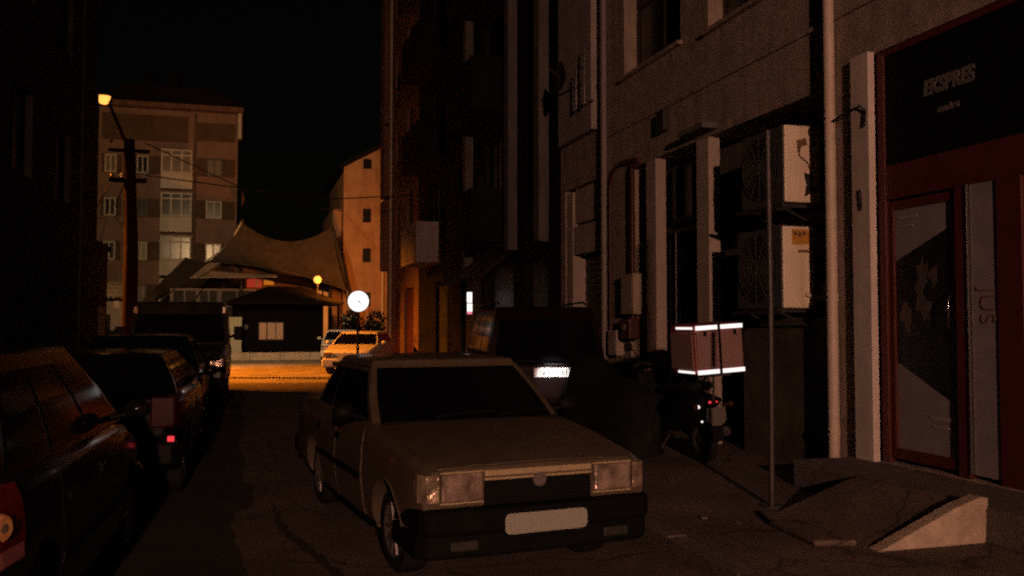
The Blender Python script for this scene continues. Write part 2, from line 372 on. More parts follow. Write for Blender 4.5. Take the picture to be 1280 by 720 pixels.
# open crack and seam running beside the saloon
pts = []; y = 4.6
while y < 8.9:
    pts.append((0.72 - 0.13 * (y - 4.6) + 0.05 * math.sin(y * 2.3) + random.uniform(-0.015, 0.015), y)); y += 0.12
vs = []
for i, (x, yy) in enumerate(pts):
    w = (0.028 + 0.022 * random.random()) * math.sin(math.pi * (i + 0.6) / (len(pts) + 0.3))
    vs += [(x - w, yy, 0.004), (x + w, yy, 0.004)]
struct(MB().add(vs, [(2*i, 2*i+1, 2*i+3, 2*i+2) for i in range(len(pts)-1)]).build('road_crack', 'asphalt_dark'))

# ------------------------------------------------------------------ facades
def west(X): return lambda a, z, d: (X + d, a, z)       # wall looking towards -X (right-hand side of the street)
def east(X): return lambda a, z, d: (X - d, a, z)
def south(Y): return lambda a, z, d: (a, Y + d, z)
def pbox(mb, P, a0, a1, z0, z1, d0, d1):
    p = P(a0, z0, d0); q = P(a1, z1, d1)
    return mb.box(min(p[0],q[0]), max(p[0],q[0]), min(p[1],q[1]), max(p[1],q[1]), min(p[2],q[2]), max(p[2],q[2]))
def facade(mb, P, a0, a1, z0, z1, holes, depth):
    As = sorted({a0, a1, *[h[0] for h in holes], *[h[1] for h in holes]}); Zs = sorted({z0, z1, *[h[2] for h in holes], *[h[3] for h in holes]})
    As = [a for a in As if a0 <= a <= a1]; Zs = [z for z in Zs if z0 <= z <= z1]
    def hole(i, j):
        if i < 0 or j < 0 or i >= len(As)-1 or j >= len(Zs)-1: return False
        a = (As[i]+As[i+1])/2; z = (Zs[j]+Zs[j+1])/2
        return any(h[0] < a < h[1] and h[2] < z < h[3] for h in holes)
    for i in range(len(As)-1):
        for j in range(len(Zs)-1):
            A, B, D, E = As[i], As[i+1], Zs[j], Zs[j+1]
            if not hole(i, j):
                mb.add([P(A,D,0), P(B,D,0), P(B,E,0), P(A,E,0)], [(0,1,2,3)])
            else:
                if not hole(i-1, j): mb.add([P(A,D,0), P(A,E,0), P(A,E,depth), P(A,D,depth)], [(0,1,2,3)])
                if not hole(i+1, j): mb.add([P(B,D,0), P(B,E,0), P(B,E,depth), P(B,D,depth)], [(0,1,2,3)])
                if not hole(i, j-1): mb.add([P(A,D,0), P(B,D,0), P(B,D,depth), P(A,D,depth)], [(0,1,2,3)])
                if not hole(i, j+1): mb.add([P(A,E,0), P(B,E,0), P(B,E,depth), P(A,E,depth)], [(0,1,2,3)])
    return mb
def window(parent, off, P, a0, a1, z0, z1, d, nx=2, nz=1, fm='frame_white', pm='pane', fw=0.055, name='window', split=0.5):
    f = MB()
    pbox(f, P, a0, a0+fw, z0, z1, d, d+0.06); pbox(f, P, a1-fw, a1, z0, z1, d, d+0.06)
    pbox(f, P, a0+fw, a1-fw, z0, z0+fw, d, d+0.06); pbox(f, P, a0+fw, a1-fw, z1-fw, z1, d, d+0.06)
    for i in range(1, nx):
        x = a0 + (a1-a0)*i/nx; pbox(f, P, x-fw/2, x+fw/2, z0+fw, z1-fw, d+0.003, d+0.057)
    if nz > 1:
        z = z0 + (z1-z0)*split; pbox(f, P, a0+fw, a1-fw, z-fw/2, z+fw/2, d+0.006, d+0.054)
    o = f.build(name, fm, parent, off)
    pbox(MB(), P, a0+fw*0.5, a1-fw*0.5, z0+fw*0.5, z1-fw*0.5, d+0.025, d+0.035).build('pane', pm, o, off)
    return o
def sill(parent, off, P, a0, a1, z, m='concrete', out=0.08):
    return pbox(MB(), P, a0-0.06, a1+0.06, z-0.06, z-0.003, -out, 0.12).build('sill', m, parent, off, bevel=0.008)

# ---- right-hand building with the storefront (near)
XR = 5.75
bA = thing('apartment_building', 'near right building of stained warm plaster with storefront, downpipes and recessed bay', 'building', (XR, 9, 0))
oA = (XR, 9, 0); PW = west(XR)
SF = (4.3, 7.2, 0.36, 4.25)                                        # storefront opening
RC = (7.98, 12.95, 0.06, 4.1)                                      # recessed bay
SH = (14.05, 15.95, 0.06, 4.16)                                    # shuttered bay
upA = [(8.2, 10.42, 5.5, 7.2), (11.2, 13.15, 5.6, 7.2), (4.2, 6.6, 5.5, 7.2), (0.6, 2.8, 5.5, 7.2)]
upA += [(a, b, c + 3.0, d + 3.0) for a, b, c, d in upA] + [(a, b, c + 6.0, d + 6.0) for a, b, c, d in upA]
lowA = [(-1.0, 1.4, 0.9, 3.2), (2.0, 3.6, 0.1, 3.2)]
mb = facade(MB(), PW, -4, 16.2, -0.02, 14.5, [SF, RC, SH] + upA + lowA, 0.45)
mb.build('wall', 'plaster_warm', bA, oA)
MB().box(XR+0.45, XR+10, -4, 16.2, -0.02, 14.4).build('core_wall', 'recess_wall', bA, oA)
MB().box(XR-0.35, XR+10.2, -4.3, 16.4, 14.5, 14.75).build('roof', 'roof_dark', bA, oA)
MB().add([(XR, -4, -0.02), (XR+0.45, -4, -0.02), (XR+0.45, -4, 14.5), (XR, -4, 14.5)], [(0,1,2,3)]).build('end_wall', 'plaster_warm', bA, oA)
# string course and horizontal panel joints above the storefront
g = MB()
g.box(XR-0.035, XR-0.001, -4, 13.8, 4.76, 4.81)
g.build('string_course', 'plaster_warm', bA, oA, bevel=0.006)
# pale rendered balcony front high up at the far end, with clutter on it
pbox(MB(), PW, 14.25, 15.95, 5.0, 8.2, -0.14, -0.001).build('balcony_front', 'plaster_light_grey', bA, oA, bevel=0.01)
for (a, b, c, d) in upA:
    w = window(bA, oA, PW, a, b, c, d, 0.22, 3 if b - a > 2.1 else 2, 2, 'frame_dark', 'pane', split=0.7)
    sill(bA, oA, PW, a, b, c, 'plaster_warm')
for (a, b, c, d) in lowA:
    window(bA, oA, PW, a, b, c, d, 0.2, 2, 2, 'frame_dark', 'pane')
# white pilaster beside the door; the piers in the recess
pbox(MB(), PW, 7.2, 7.47, 0.3, 4.27, -0.07, 0.10).build('pilaster', 'white_paint', bA, oA, bevel=0.008)
for y in (10.42, 12.0):
    MB().box(XR-0.01, XR+0.16, y, y+0.34, 0.09, 4.098).build('pier', 'plaster_pale', bA, oA, bevel=0.012)
MB().box(XR+0.02, XR+0.43, 15.6, 15.9, 0.09, 4.1).build('pier', 'plaster_pale', bA, oA, bevel=0.012)
# gate of vertical iron bars and the window over it, between the two piers
b_ = MB()
for i in range(8):
    y = 10.9 + i * 0.155; b_.cyl((XR+0.30, y, 0.1), (XR+0.30, y, 3.05), 0.014, n=6)
b_.box(XR+0.285, XR+0.315, 10.8, 12.1, 3.0, 3.05); b_.box(XR+0.285, XR+0.315, 10.8, 12.1, 1.5, 1.54)
b_.build('bar_gate', 'grey_metal', bA, oA)
window(bA, oA, PW, 10.8, 12.1, 3.15, 4.0, 0.30, 2, 1, 'frame_dark', 'pane')
pbox(MB(), PW, 10.8, 12.1, 0.1, 3.0, 0.42, 0.449).build('door', 'black_panel', bA, oA)
# roller shutter and light fascia in the shuttered bay
sh = MB()
for i in range(24): sh.box(XR+0.26 + (0.008 if i % 2 else 0), XR+0.30, 14.06, 15.58, 0.1 + i*0.115, 0.1 + (i+1)*0.115 - 0.012)
sh.build('roller_shutter', 'grey_metal', bA, oA)
pbox(MB(), PW, 14.06, 15.58, 2.92, 3.45, 0.03, 0.24).build('shutter_box', 'plaster_pale', bA, oA, bevel=0.01)
pbox(MB(), PW, 14.06, 15.58, 3.5, 4.14, 0.06, 0.24).build('fascia', 'plaster_pale', bA, oA, bevel=0.01)
# vent grille on the plaster
pbox(MB(), PW, 11.55, 11.80, 4.42, 4.72, -0.10, -0.001).build('vent_box', 'dark_metal', bA, oA, bevel=0.01)
# drip ledge under the upper floors over the recess
pbox(MB(), PW, 10.2, 10.9, 4.16, 4.24, -0.22, -0.001).build('ledge', 'plaster_grey', bA, oA, bevel=0.008)

# ---- storefront: maroon frame, black fascia sign, filmed door
st = thing('storefront', 'maroon metal storefront with black sign panel above a poster covered glass door', 'shopfront', (XR+0.1, 5.8, 0.36))
oS = (XR+0.1, 5.8, 0.36); PS = west(XR+0.02)
fr = MB()
pbox(fr, PS, 7.10, 7.197, 0.362, 4.248, 0, 0.12)
pbox(fr, PS, 4.303, 4.40, 0.362, 4.248, 0, 0.12)
pbox(fr, PS, 4.40, 7.10, 4.19, 4.248, 0, 0.12)
pbox(fr, PS, 4.40, 7.10, 2.82, 3.14, 0.004, 0.12)
pbox(fr, PS, 6.12, 6.245, 0.362, 2.82, 0.002, 0.12)
pbox(fr, PS, 5.55, 5.80, 0.362, 2.82, 0.002, 0.12)
pbox(fr, PS, 4.40, 5.55, 0.362, 0.60, 0.002, 0.12)
fr.build('frame', 'maroon', st, oS, bevel=0.006)
pbox(MB(), PS, 4.40, 7.10, 3.14, 4.19, 0.02, 0.10).build('sign_panel', 'black_panel', st, oS)
text_mesh('lettering', 'EKSPRES', 0.185, 0.004, 'letter_grey', st, Matrix.Translation(Vector((-oS[0], -oS[1], -oS[2]))) @ M_face_west(XR+0.034, 6.30, 3.745), offset=0.008, shear=0.12, xscale=0.86)
text_mesh('lettering', 'market', 0.085, 0.004, 'letter_grey', st, Matrix.Translation(Vector((-oS[0], -oS[1], -oS[2]))) @ M_face_west(XR+0.034, 6.30, 3.53), offset=0.003, shear=0.1)
# the door leaf
dr = MB()
pbox(dr, PS, 6.245, 6.32, 0.40, 2.80, 0.03, 0.08); pbox(dr, PS, 7.03, 7.098, 0.40, 2.80, 0.03, 0.08)
pbox(dr, PS, 6.32, 7.03, 2.72, 2.80, 0.03, 0.08); pbox(dr, PS, 6.32, 7.03, 0.40, 0.50, 0.03, 0.08)
door = dr.build('door', 'maroon', st, oS, bevel=0.005)
pbox(MB(), PS, 6.32, 7.03, 0.50, 2.72, 0.055, 0.065).build('glass_film', 'film', door, oS)
po = [(7.015, 1.30), (6.335, 0.97), (6.335, 2.50), (7.015, 2.24)]
MB().prism([(a, z) for a, z in po], 'x', XR+0.069, XR+0.074).build('poster', 'film_dark', door, oS)
random.seed(11)
for i in range(9):                                                  # washed out shapes in the printed picture
    cy = random.uniform(6.44, 6.93); cz = random.uniform(1.35, 2.15); r = random.uniform(0.04, 0.10); n = 11
    MB().prism([(cy + r*math.cos(6.283*j/n)*random.uniform(.4, 1.2), cz + 1.8*r*math.sin(6.283*j/n)*random.uniform(.4, 1.2)) for j in range(n)], 'x', XR+0.0655 + i*0.0002, XR+0.0688 - i*0.0001).build('poster_print', random.choice(['poster_a', 'poster_b']), door, oS)
for (a, b, z, h) in ((6.74, 6.99, 2.62, 0.03), (6.80, 6.97, 2.545, 0.022), (6.37, 6.62, 0.80, 0.035), (6.40, 6.60, 0.735, 0.022)):
    pbox(MB(), PS, a, b, z, z+h, 0.048, 0.054).build('print_line', 'print_grey', door, oS)
MB().tube([(XR+0.02, 6.285, 1.60), (XR-0.02, 6.285, 1.63), (XR-0.02, 6.285, 1.87), (XR+0.02, 6.285, 1.90)], 0.007).build('handle', 'chrome', door, oS, smooth=50)
# side panel with vertical lettering and chrome edge
pbox(MB(), PS, 5.80, 6.09, 0.40, 2.82, 0.02, 0.03).build('side_panel', 'film', st, oS)
pbox(MB(), PS, 6.095, 6.115, 0.40, 2.82, -0.012, 0.02).build('chrome_edge', 'chrome', st, oS, bevel=0.004)
text_mesh('lettering', 'JUS', 0.22, 0.003, 'letter_pale', st, Matrix.Translation(Vector((-oS[0], -oS[1], -oS[2]))) @ M_face_west(XR+0.034, 5.92, 1.80) @ Matrix.Rotation(R(-90), 4, 'Z'), offset=-0.004)
pbox(MB(), PS, 4.40, 5.55, 0.60, 2.82, 0.05, 0.06).build('shop_window', 'glass', st, oS)

# ---- ramp and threshold step in front of the door
rp = MB()
rp.prism([(4.13, 0.098), (5.03, 0.098), (5.06, 0.415), (5.00, 0.425), (4.78, 0.36)], 'y', 5.20, 5.33)     # pale rendered cheek, seen as a wedge
ramp = thing('entrance_ramp', 'wedge shaped concrete ramp with pale end cheek leading to the shop door', 'ramp', (4.9, 6.4, 0.1))
oR = (4.9, 6.4, 0.1)
ck = rp.build('cheek', 'concrete_pale', ramp, oR, bevel=0.012)
MB().prism([(4.20, 0.098), (5.03, 0.098), (5.03, 0.36), (4.90, 0.335)], 'y', 5.332, 6.55).build('slope', 'sidewalk', ramp, oR, bevel=0.01)
MB().box(5.032, 6.2, 3.9, 7.55, 0.098, 0.350).build('threshold', 'kerb_stone', ramp, oR, bevel=0.015)
tag(MB().prism([(3.80, 5.45), (4.10, 5.38), (4.12, 6.3), (4.0, 6.5), (3.86, 6.1)], 'z', 0.098, 0.145).build('paving_slab', 'sidewalk', bevel=0.02), 'low broken concrete slab on the pavement beside the ramp', 'slab')
# litter and small stones against the kerb
random.seed(3)
for i in range(6):
    x = random.uniform(3.2, 5.2); y = random.uniform(4.9, 7.4)
    if x > 3.75 and y > 5.0: continue
    z = 0.099
    n = 6; r = random.uniform(0.015, 0.04)
    tag(MB().prism([(x + r*math.cos(j)*random.uniform(.6, 1.3), y + r*math.sin(j)*random.uniform(.6, 1.3)) for j in range(n)], 'z', z, z + r*0.5).build('pebble', 'kerb_stone', bevel=0.004), 'small stone lying on the pavement near the shop ramp', 'stone', 'small stones on the pavement')
tag(MB().prism([(5.00, 4.78), (5.12, 4.80), (5.13, 4.85), (5.01, 4.84)], 'z', 0.099, 0.104).build('paper_scrap', 'paper'), 'pale scrap of paper lying on the pavement in front of the ramp', 'litter')

# ---- downpipes
def downpipe(y, r, z1, m, label, x=XR-0.075):
    o = thing('downpipe', label, 'pipe', (x, y, 0.1)); of = (x, y, 0.1)
    MB().tube([(x, y, 0.10), (x, y, z1)], r, 14).build('pipe', m, o, of, smooth=50)
    for z in (0.55, 1.9, 3.72, 5.7):
        MB().box(x-r-0.012, XR-0.002, y-0.018, y+0.018, z, z+0.035).build('bracket', 'dark_metal', o, of)
        MB().cyl((x, y, z-0.02), (x, y, z+0.055), r+0.008, n=14).build('collar', m, o, of, smooth=50)
    return o
downpipe(7.79, 0.055, 14.4, 'pipe', 'cream painted downpipe on the wall between the shop pilaster and the air conditioners')
downpipe(13.84, 0.055, 14.4, 'pipe_grey', 'grey downpipe beside the electric meter boxes')
# dangling cable on the shop pilaster
cb = MB()
cb.tube([(XR-0.09, 7.74, 3.70), (XR-0.12, 7.55, 3.72), (XR-0.10, 7.30, 3.76), (XR-0.09, 7.22, 3.70), (XR-0.09, 7.24, 3.55)], 0.010, 6)
cb.tube([(XR-0.085, 7.33, 2.95), (XR-0.095, 7.30, 2.9), (XR-0.085, 7.31, 2.75)], 0.008, 6)
tag(cb.build('cable', 'rubber', smooth=60), 'thin loose cable hung across the white shop pilaster', 'cable')

# ---- air conditioners on wall brackets
def aircon(y0, z0, w, h, d, label, stained):
    x0 = 5.44; o = thing('air_conditioner', label, 'air conditioner', (x0 + d/2, y0 + w/2, z0), 0, 'air conditioners by the downpipe'); of = (x0 + d/2, y0 + w/2, z0)
    MB().box(x0+0.02, x0+d, y0, y0+w, z0, z0+h).build('case', 'ac_case', o, of, bevel=0.015)
    fp = MB(); fp.box(x0, x0+0.019, y0+0.004, y0+w-0.004, z0+0.004, z0+h-0.004)
    front = fp.build('front_panel', 'ac_front', o, of, bevel=0.008)
    cy, cz, r = y0 + w*0.53, z0 + h*0.5, min(w, h) * 0.43
    MB().lathe([(0.001, -0.006), (r, -0.006), (r, 0.0)], (x0-0.001, cy, cz), 'x', 36).build('fan_opening', 'ac_hole', front, of)
    gr = MB()
    for q in range(1, 8):
        rr = r * q / 7.5
        ring = [(x0-0.016, cy + rr*math.cos(6.2832*j/36), cz + rr*math.sin(6.2832*j/36)) for j in range(37)]
        gr.tube(ring, 0.0045, 5)
    for j in range(6):
        a = math.pi * j / 6; gr.cyl((x0-0.018, cy-r*math.cos(a), cz-r*math.sin(a)), (x0-0.018, cy+r*math.cos(a), cz+r*math.sin(a)), 0.004, n=5)
    gr.build('grille', 'ac_front', o, of)
    br = MB()
    for y in (y0+0.12, y0+w-0.12):
        br.box(x0+0.01, XR+0.44, y-0.02, y+0.02, z0-0.045, z0-0.004); br.tube([(x0+0.05, y, z0-0.04), (XR+0.42, y, z0-0.34)], 0.014, 6)
    br.box(x0-0.05, x0-0.01, y0-0.05, y0+w+0.05, z0-0.06, z0-0.02)
    br.build('bracket', 'dark_metal', o, of)
    MB().tube([(x0+d*0.7, y0-0.01, z0+0.15), (x0+d+0.05, y0-0.06, z0+0.1), (XR+0.2, y0-0.05, z0+0.25), (XR+0.42, y0+0.05, z0+0.6)], 0.022, 8).build('hose', 'frame_white' if not stained else 'rubber', o, of, smooth=60)
    if stained:
        n = 12
        MB().prism([(x0+0.26, z0+0.06), (x0+0.33, z0+0.10), (x0+0.36, z0+0.30), (x0+0.25, z0+0.32), (x0+0.28, z0+0.2)], 'y', y0-0.003, y0-0.0005).build('rust_patch', 'ac_hole', o, of)
        MB().prism([(x0+0.16, z0+0.66), (x0+0.28, z0+0.70), (x0+0.30, z0+0.62), (x0+0.22, z0+0.60), (x0+0.20, z0+0.50), (x0+0.18, z0+0.60)], 'y', y0-0.003, y0-0.0005).build('rust_patch', 'rust', o, of)
        MB().tube([(x0+0.17, y0-0.012, z0+0.6), (x0+0.19, y0-0.014, z0+0.5), (x0+0.30, y0-0.014, z0+0.42), (x0+0.33, y0-0.012, z0+0.3)], 0.006, 5).build('wire', 'rust', o, of)
    else:
        lb = MB().box(x0+0.13, x0+d-0.025, y0-0.003, y0-0.0005, z0+h-0.20, z0+h-0.035).build('label', 'sticker', o, of)
        for j in range(3):
            MB().box(x0+0.15+j*0.055, x0+0.19+j*0.055, y0-0.005, y0-0.0035, z0+h-0.10-0.02*(j%2), z0+h-0.06).build('label_print', 'sticker_dark', lb, of)
        MB().box(x0+0.20, x0+d-0.06, y0-0.008, y0-0.0005, z0+h-0.285, z0+h-0.255).build('grip', 'rust', o, of)
    return o
aircon(8.27, 2.95, 0.84, 0.83, 0.46, 'upper air conditioner with dark rust marks on its side', True)
aircon(8.32, 1.82, 0.90, 0.88, 0.40, 'lower air conditioner with yellow sticker on its side', False)
# slim steel post standing in front of the air conditioners
p = thing('steel_post', 'slim dark steel post standing on the pavement before the air conditioners', 'post', (4.29, 6.75, 0.1))
MB().tube([(0, 0, 0), (0.01, 0, 1.7), (0.0, 0, 3.22)], 0.026, 10).build('shaft', 'grey_metal', p, smooth=50)
MB().cyl((0, 0, 0), (0, 0, 0.015), 0.09, n=16).build('base_plate', 'grey_metal', p)
# stained lower wall panel below the air conditioners and a brick patch
tag(MB().box(XR+0.30, XR+0.449, 7.99, 9.4, 1.95, 2.9).build('cladding_panel', 'plaster_rose'), 'reddish patch of rendered wall behind the lower air conditioner', 'panel')
tag(MB().box(XR+0.10, XR+0.448, 8.02, 9.8, 0.099, 1.72).build('low_wall', 'recess_wall', bevel=0.01), 'dull olive low wall under the air conditioners', 'wall')

# ---- electric and gas boxes by the second downpipe
bx = thing('meter_box', 'cream electric meter box on the wall left of the first pier', 'meter box', (XR, 12.75, 1.8)); ob = (XR, 12.75, 1.8)
MB().box(XR-0.15, XR-0.001, 12.52, 13.0, 1.8, 2.42).build('case', 'box_cream', bx, ob, bevel=0.012)
MB().box(XR-0.157, XR-0.151, 12.56, 12.96, 1.85, 2.37).build('lid', 'box_cream', bx, ob, bevel=0.004)
bx = thing('meter_box', 'small pale junction box low on the wall beside the grey downpipe', 'meter box', (XR, 13.35, 1.15)); ob = (XR, 13.35, 1.15)
MB().box(XR-0.14, XR-0.001, 13.2, 13.55, 1.15, 1.55).build('case', 'plaster_pale', bx, ob, bevel=0.012)
MB().box(XR-0.146, XR-0.141, 13.23, 13.52, 1.18, 1.52).build('lid', 'plaster_pale', bx, ob, bevel=0.004)
gx = thing('gas_meter', 'dark red gas meter box under the cream meter box', 'gas meter', (XR, 12.75, 1.4)); og = (XR, 12.75, 1.4)
MB().box(XR-0.18, XR-0.001, 12.6, 12.95, 1.42, 1.74).build('case', 'red_pipe', gx, og, bevel=0.02)
MB().cyl((XR-0.185, 12.78, 1.6), (XR-0.178, 12.78, 1.6), 0.05, n=16).build('dial', 'box_cream', gx, og)
gp = MB()
gp.tube([(XR-0.06, 13.62, 1.3), (XR-0.06, 13.62, 3.85), (XR-0.06, 13.58, 4.05), (XR-0.06, 13.45, 4.17), (XR-0.06, 13.2, 4.22), (XR-0.06, 12.75, 4.2), (XR-0.06, 12.5, 4.16)], 0.028, 8)
tag(gp.build('gas_pipe', 'red_pipe', smooth=60), 'thin dark red gas pipe curving up and over the wall by the downpipe', 'pipe')
tag(MB().tube([(XR-0.05, 12.76, 1.7), (XR-0.05, 12.76, 4.05), (XR-0.05, 12.7, 4.14), (XR-0.05, 12.52, 4.16)], 0.045, 8).build('gas_pipe', 'red_pipe', smooth=60), 'thicker dark red pipe rising straight from the gas meter', 'pipe')
# satellite dish and pots on the upper balcony
d = thing('satellite_dish', 'small satellite dish on the pale balcony front', 'satellite dish', (XR-0.14, 14.75, 5.9)); od = (XR-0.14, 14.75, 5.9)
MB().lathe([(0.02, 0.10), (0.14, 0.07), (0.26, 0.0), (0.27, 0.004), (0.14, 0.085), (0.02, 0.115)], (XR-0.55, 14.75, 6.0), 'x', 20).build('dish', 'dark_metal', d, od, smooth=60)
MB().tube([(XR-0.14, 14.75, 5.9), (XR-0.45, 14.75, 5.95)], 0.02, 6).build('arm', 'grey_metal', d, od)
MB().tube([(XR-0.55, 14.75, 6.0), (XR-0.8, 14.7, 6.15)], 0.01, 5).build('feed_arm', 'chrome', d, od)
rl = thing('balcony_railing', 'thin metal rail with hooks on the pale balcony front', 'railing', (XR-0.2, 14.6, 5.3)); orl = (XR-0.2, 14.6, 5.3)
rr = MB()
for z in (5.45, 5.75, 6.05): rr.tube([(XR-0.3, 14.15, z), (XR-0.3, 14.55, z)], 0.012, 6)
rr.tube([(XR-0.3, 14.15, 5.4), (XR-0.3, 14.15, 6.4)], 0.014, 6); rr.tube([(XR-0.3, 14.55, 5.4), (XR-0.3, 14.55, 6.1)], 0.014, 6)
rr.build('rail', 'chrome', rl, orl)
rk = MB()
for y in (14.15, 14.55): rk.box(XR-0.3, XR-0.139, y-0.012, y+0.012, 5.45, 5.48)
rk.build('bracket', 'grey_metal', rl, orl)

# ---- second building on the right, dark, with balconies
bB = thing('apartment_building', 'dark unlit building along the middle of the right side with stacked balconies', 'building', (XR, 23, 0)); oB = (XR, 23, 0)
hB = []
for z in (4.6, 7.7, 10.8, 13.9):
    hB += [(17.2, 18.4, z, z+1.5), (20.4, 22.4, z-0.6, z+1.7), (24.0, 25.4, z, z+1.5), (27.4, 29.4, z-0.6, z+1.7)]
gB = [(17.0, 18.6, 0.1, 3.0), (19.4, 21.6, 0.1, 3.0), (22.4, 24.6, 0.1, 3.0), (26, 28.2, 0.1, 3.0)]
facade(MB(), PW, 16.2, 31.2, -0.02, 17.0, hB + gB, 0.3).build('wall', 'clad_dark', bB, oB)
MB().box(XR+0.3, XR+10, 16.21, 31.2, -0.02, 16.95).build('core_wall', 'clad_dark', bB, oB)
MB().box(XR-0.5, XR+10.2, 16.45, 31.2, 17.0, 17.25).build('roof', 'roof_dark', bB, oB)
for h in hB: window(bB, oB, PW, *h, 0.16, 2, 1, 'frame_dark', 'pane')
for h in gB: pbox(MB(), PW, *h, 0.12, 0.2).build('shutter', 'dark_metal', bB, oB)
for (y0, y1) in ((20.0, 22.8), (27.0, 29.9)):
    for q, z in enumerate((3.55, 6.65, 9.75, 12.85)):
        m = 'plaster_light_grey' if y0 > 25 and z < 4 else 'clad_dark'
        mb = MB().box(XR-0.85, XR-0.002, y0, y1, z, z+0.14)
        mb.box(XR-0.85, XR-0.74, y0, y1, z+0.141, z+1.25); mb.box(XR-0.739, XR-0.002, y0, y0+0.1, z+0.141, z+1.25); mb.box(XR-0.739, XR-0.002, y1-0.1, y1, z+0.141, z+1.25)
        mb.build('balcony', m, bB, oB, bevel=0.015)
for y, z0, z1 in ((16.9, 3.3, 9), (19.1, 3.3, 17), (23.2, 3.0, 17)):
    MB().box(XR-0.22, XR-0.002, y, y+0.35, z0, z1).build('pilaster', 'plaster_grey', bB, oB, bevel=0.01)
# tied-up awnings hanging over the dark shops
for (y0, y1, z) in ((19.3, 21.8, 3.35), (22.3, 24.7, 3.3)):
    mb = MB(); n = 8
    for i in range(n):
        a = y0 + (y1-y0)*i/n; b = y0 + (y1-y0)*(i+1)/n
        mb.add([(XR-0.02, a, z), (XR-0.02, b, z), (XR-0.75, b, z-0.62), (XR-0.75, a, z-0.62 + 0.03*(i%2)), (XR-0.02, a, z-0.02), (XR-0.02, b, z-0.02), (XR-0.75, b, z-0.645), (XR-0.75, a, z-0.645+0.03*(i%2))],
               [(0,1,2,3), (7,6,5,4), (3,2,6,7), (0,3,7,4), (1,5,6,2), (0,4,5,1)])
    tag(mb.build('awning', 'tent_dark', fix=False), 'dark cloth awning over the unlit shop %s' % ('nearer to the wine red people carrier' if y0 < 20 else 'further down the street, beside the small narrow sign'), 'awning')
# small vertical sign on the wall, its flash reflection put in as glow
sg = thing('flash_sign', 'small narrow sign, white over red, glowing in place of a flash reflection, on the dark wall behind the parked cars', 'sign', (XR-0.35, 22.0, 1.9)); osg = (XR-0.35, 22.0, 1.9)
MB().box(XR-0.47, XR-0.32, 21.98, 22.10, 1.88, 2.47).build('case', 'dark_metal', sg, osg)
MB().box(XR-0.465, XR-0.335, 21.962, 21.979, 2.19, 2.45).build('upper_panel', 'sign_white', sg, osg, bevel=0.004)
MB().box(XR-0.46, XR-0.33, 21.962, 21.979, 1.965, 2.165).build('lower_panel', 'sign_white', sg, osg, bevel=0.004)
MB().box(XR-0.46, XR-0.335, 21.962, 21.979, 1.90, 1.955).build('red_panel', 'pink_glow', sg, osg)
MB().box(XR-0.32, XR-0.002, 22.02, 22.06, 2.1, 2.14).build('arm', 'dark_metal', sg, osg)

# ---- third building on the right, its end lit orange by the square's lamps
bC = thing('apartment_building', 'orange lit end building on the right where the street meets the square', 'building', (XR, 35.5, 0)); oC = (XR, 35.5, 0)
hC = []
for z in (4.9, 8.0, 11.1, 14.2): hC += [(32.4, 33.8, z, z+1.9), (35.4, 36.6, z, z+1.6)]
gC = [(32.2, 34.2, 0.1, 3.0), (35.2, 37.0, 0.1, 3.0)]
facade(MB(), PW, 31.2, 38.6, -0.02, 19.5, hC + gC, 0.3).build('wall', 'plaster_sand', bC, oC)
MB().box(XR+0.3, XR+9, 31.21, 38.6, -0.02, 19.4).build('core_wall', 'plaster_sand', bC, oC)
pbox(MB(), south(38.6), XR, XR+9, -0.02, 19.4, 0, 0.1).build('end_wall', 'plaster_sand', bC, oC)
MB().box(XR-0.45, XR+9.2, 31.21, 39.0, 19.5, 19.75).build('roof', 'roof_dark', bC, oC)
for h in hC: window(bC, oC, PW, *h, 0.12, 2, 1, 'frame_dark', 'pane')
for h in gC: pbox(MB(), PW, *h, 0.12, 0.2).build('shutter', 'maroon', bC, oC)
for z in (3.9, 7.0, 10.1): pbox(MB(), PW, 37.3, 38.5, z, z+12.0 if z > 10 else z+2.95, -0.35, -0.002).build('bay', 'plaster_sand', bC, oC, bevel=0.02)
MB().tube([(XR-0.08, 37.2, 0.1), (XR-0.08, 37.2, 19)], 0.06, 8).build('rain_pipe', 'pipe', bC, oC, smooth=50)

# ---- gabled orange building across the square
bD = thing('apartment_building', 'orange lit four storey building with sloping roofline and tiny square windows beyond the white sign', 'building', (8, 58, 0)); oD = (8, 58, 0)
hD = [(6.55, 7.05, z, z+0.85) for z in (2.7, 5.35, 7.75, 10.1)] + [(8.6, 9.4, z, z+1.2) for z in (2.7, 5.3, 7.7, 10.0)]
PD = south(54)
zs = [0, 10.8]
facade(MB(), PD, 5.42, 13, -0.02, 10.84, [h for h in hD if h[3] < 10.8], 0.25).build('wall', 'plaster_ochre', bD, oD)
MB().prism([(5.42, 10.842), (13, 10.842), (13, 12.2), (9.2, 13.2), (5.42, 11.05)], 'y', 54, 54.3).build('gable', 'plaster_ochre', bD, oD)
MB().box(5.421, 13, 54.251, 64, -0.02, 10.84).build('side_wall', 'plaster_ochre', bD, oD)
MB().prism([(5.1, 10.88), (9.2, 13.2), (13.3, 12.1), (13.3, 12.4), (9.2, 13.5), (5.1, 11.18)], 'y', 53.7, 64.2).build('roof', 'roof_dark', bD, oD)
for h in hD:
    if h[3] < 10.8: window(bD, oD, PD, *h, 0.12, 1, 1, 'frame_dark', 'pane')
MB().box(6.55, 7.05, 53.985, 53.998, 11.0, 11.6).build('attic_window', 'pane', bD, oD)
MB().box(4.9, 5.419, 55.5, 63, -0.02, 8.68).build('stair_wing', 'plaster_ochre', bD, oD, bevel=0.02)
MB().tube([(7.75, 53.92, 0.0), (7.75, 53.92, 10.7)], 0.07, 8).build('rain_pipe', 'pipe', bD, oD, smooth=50)

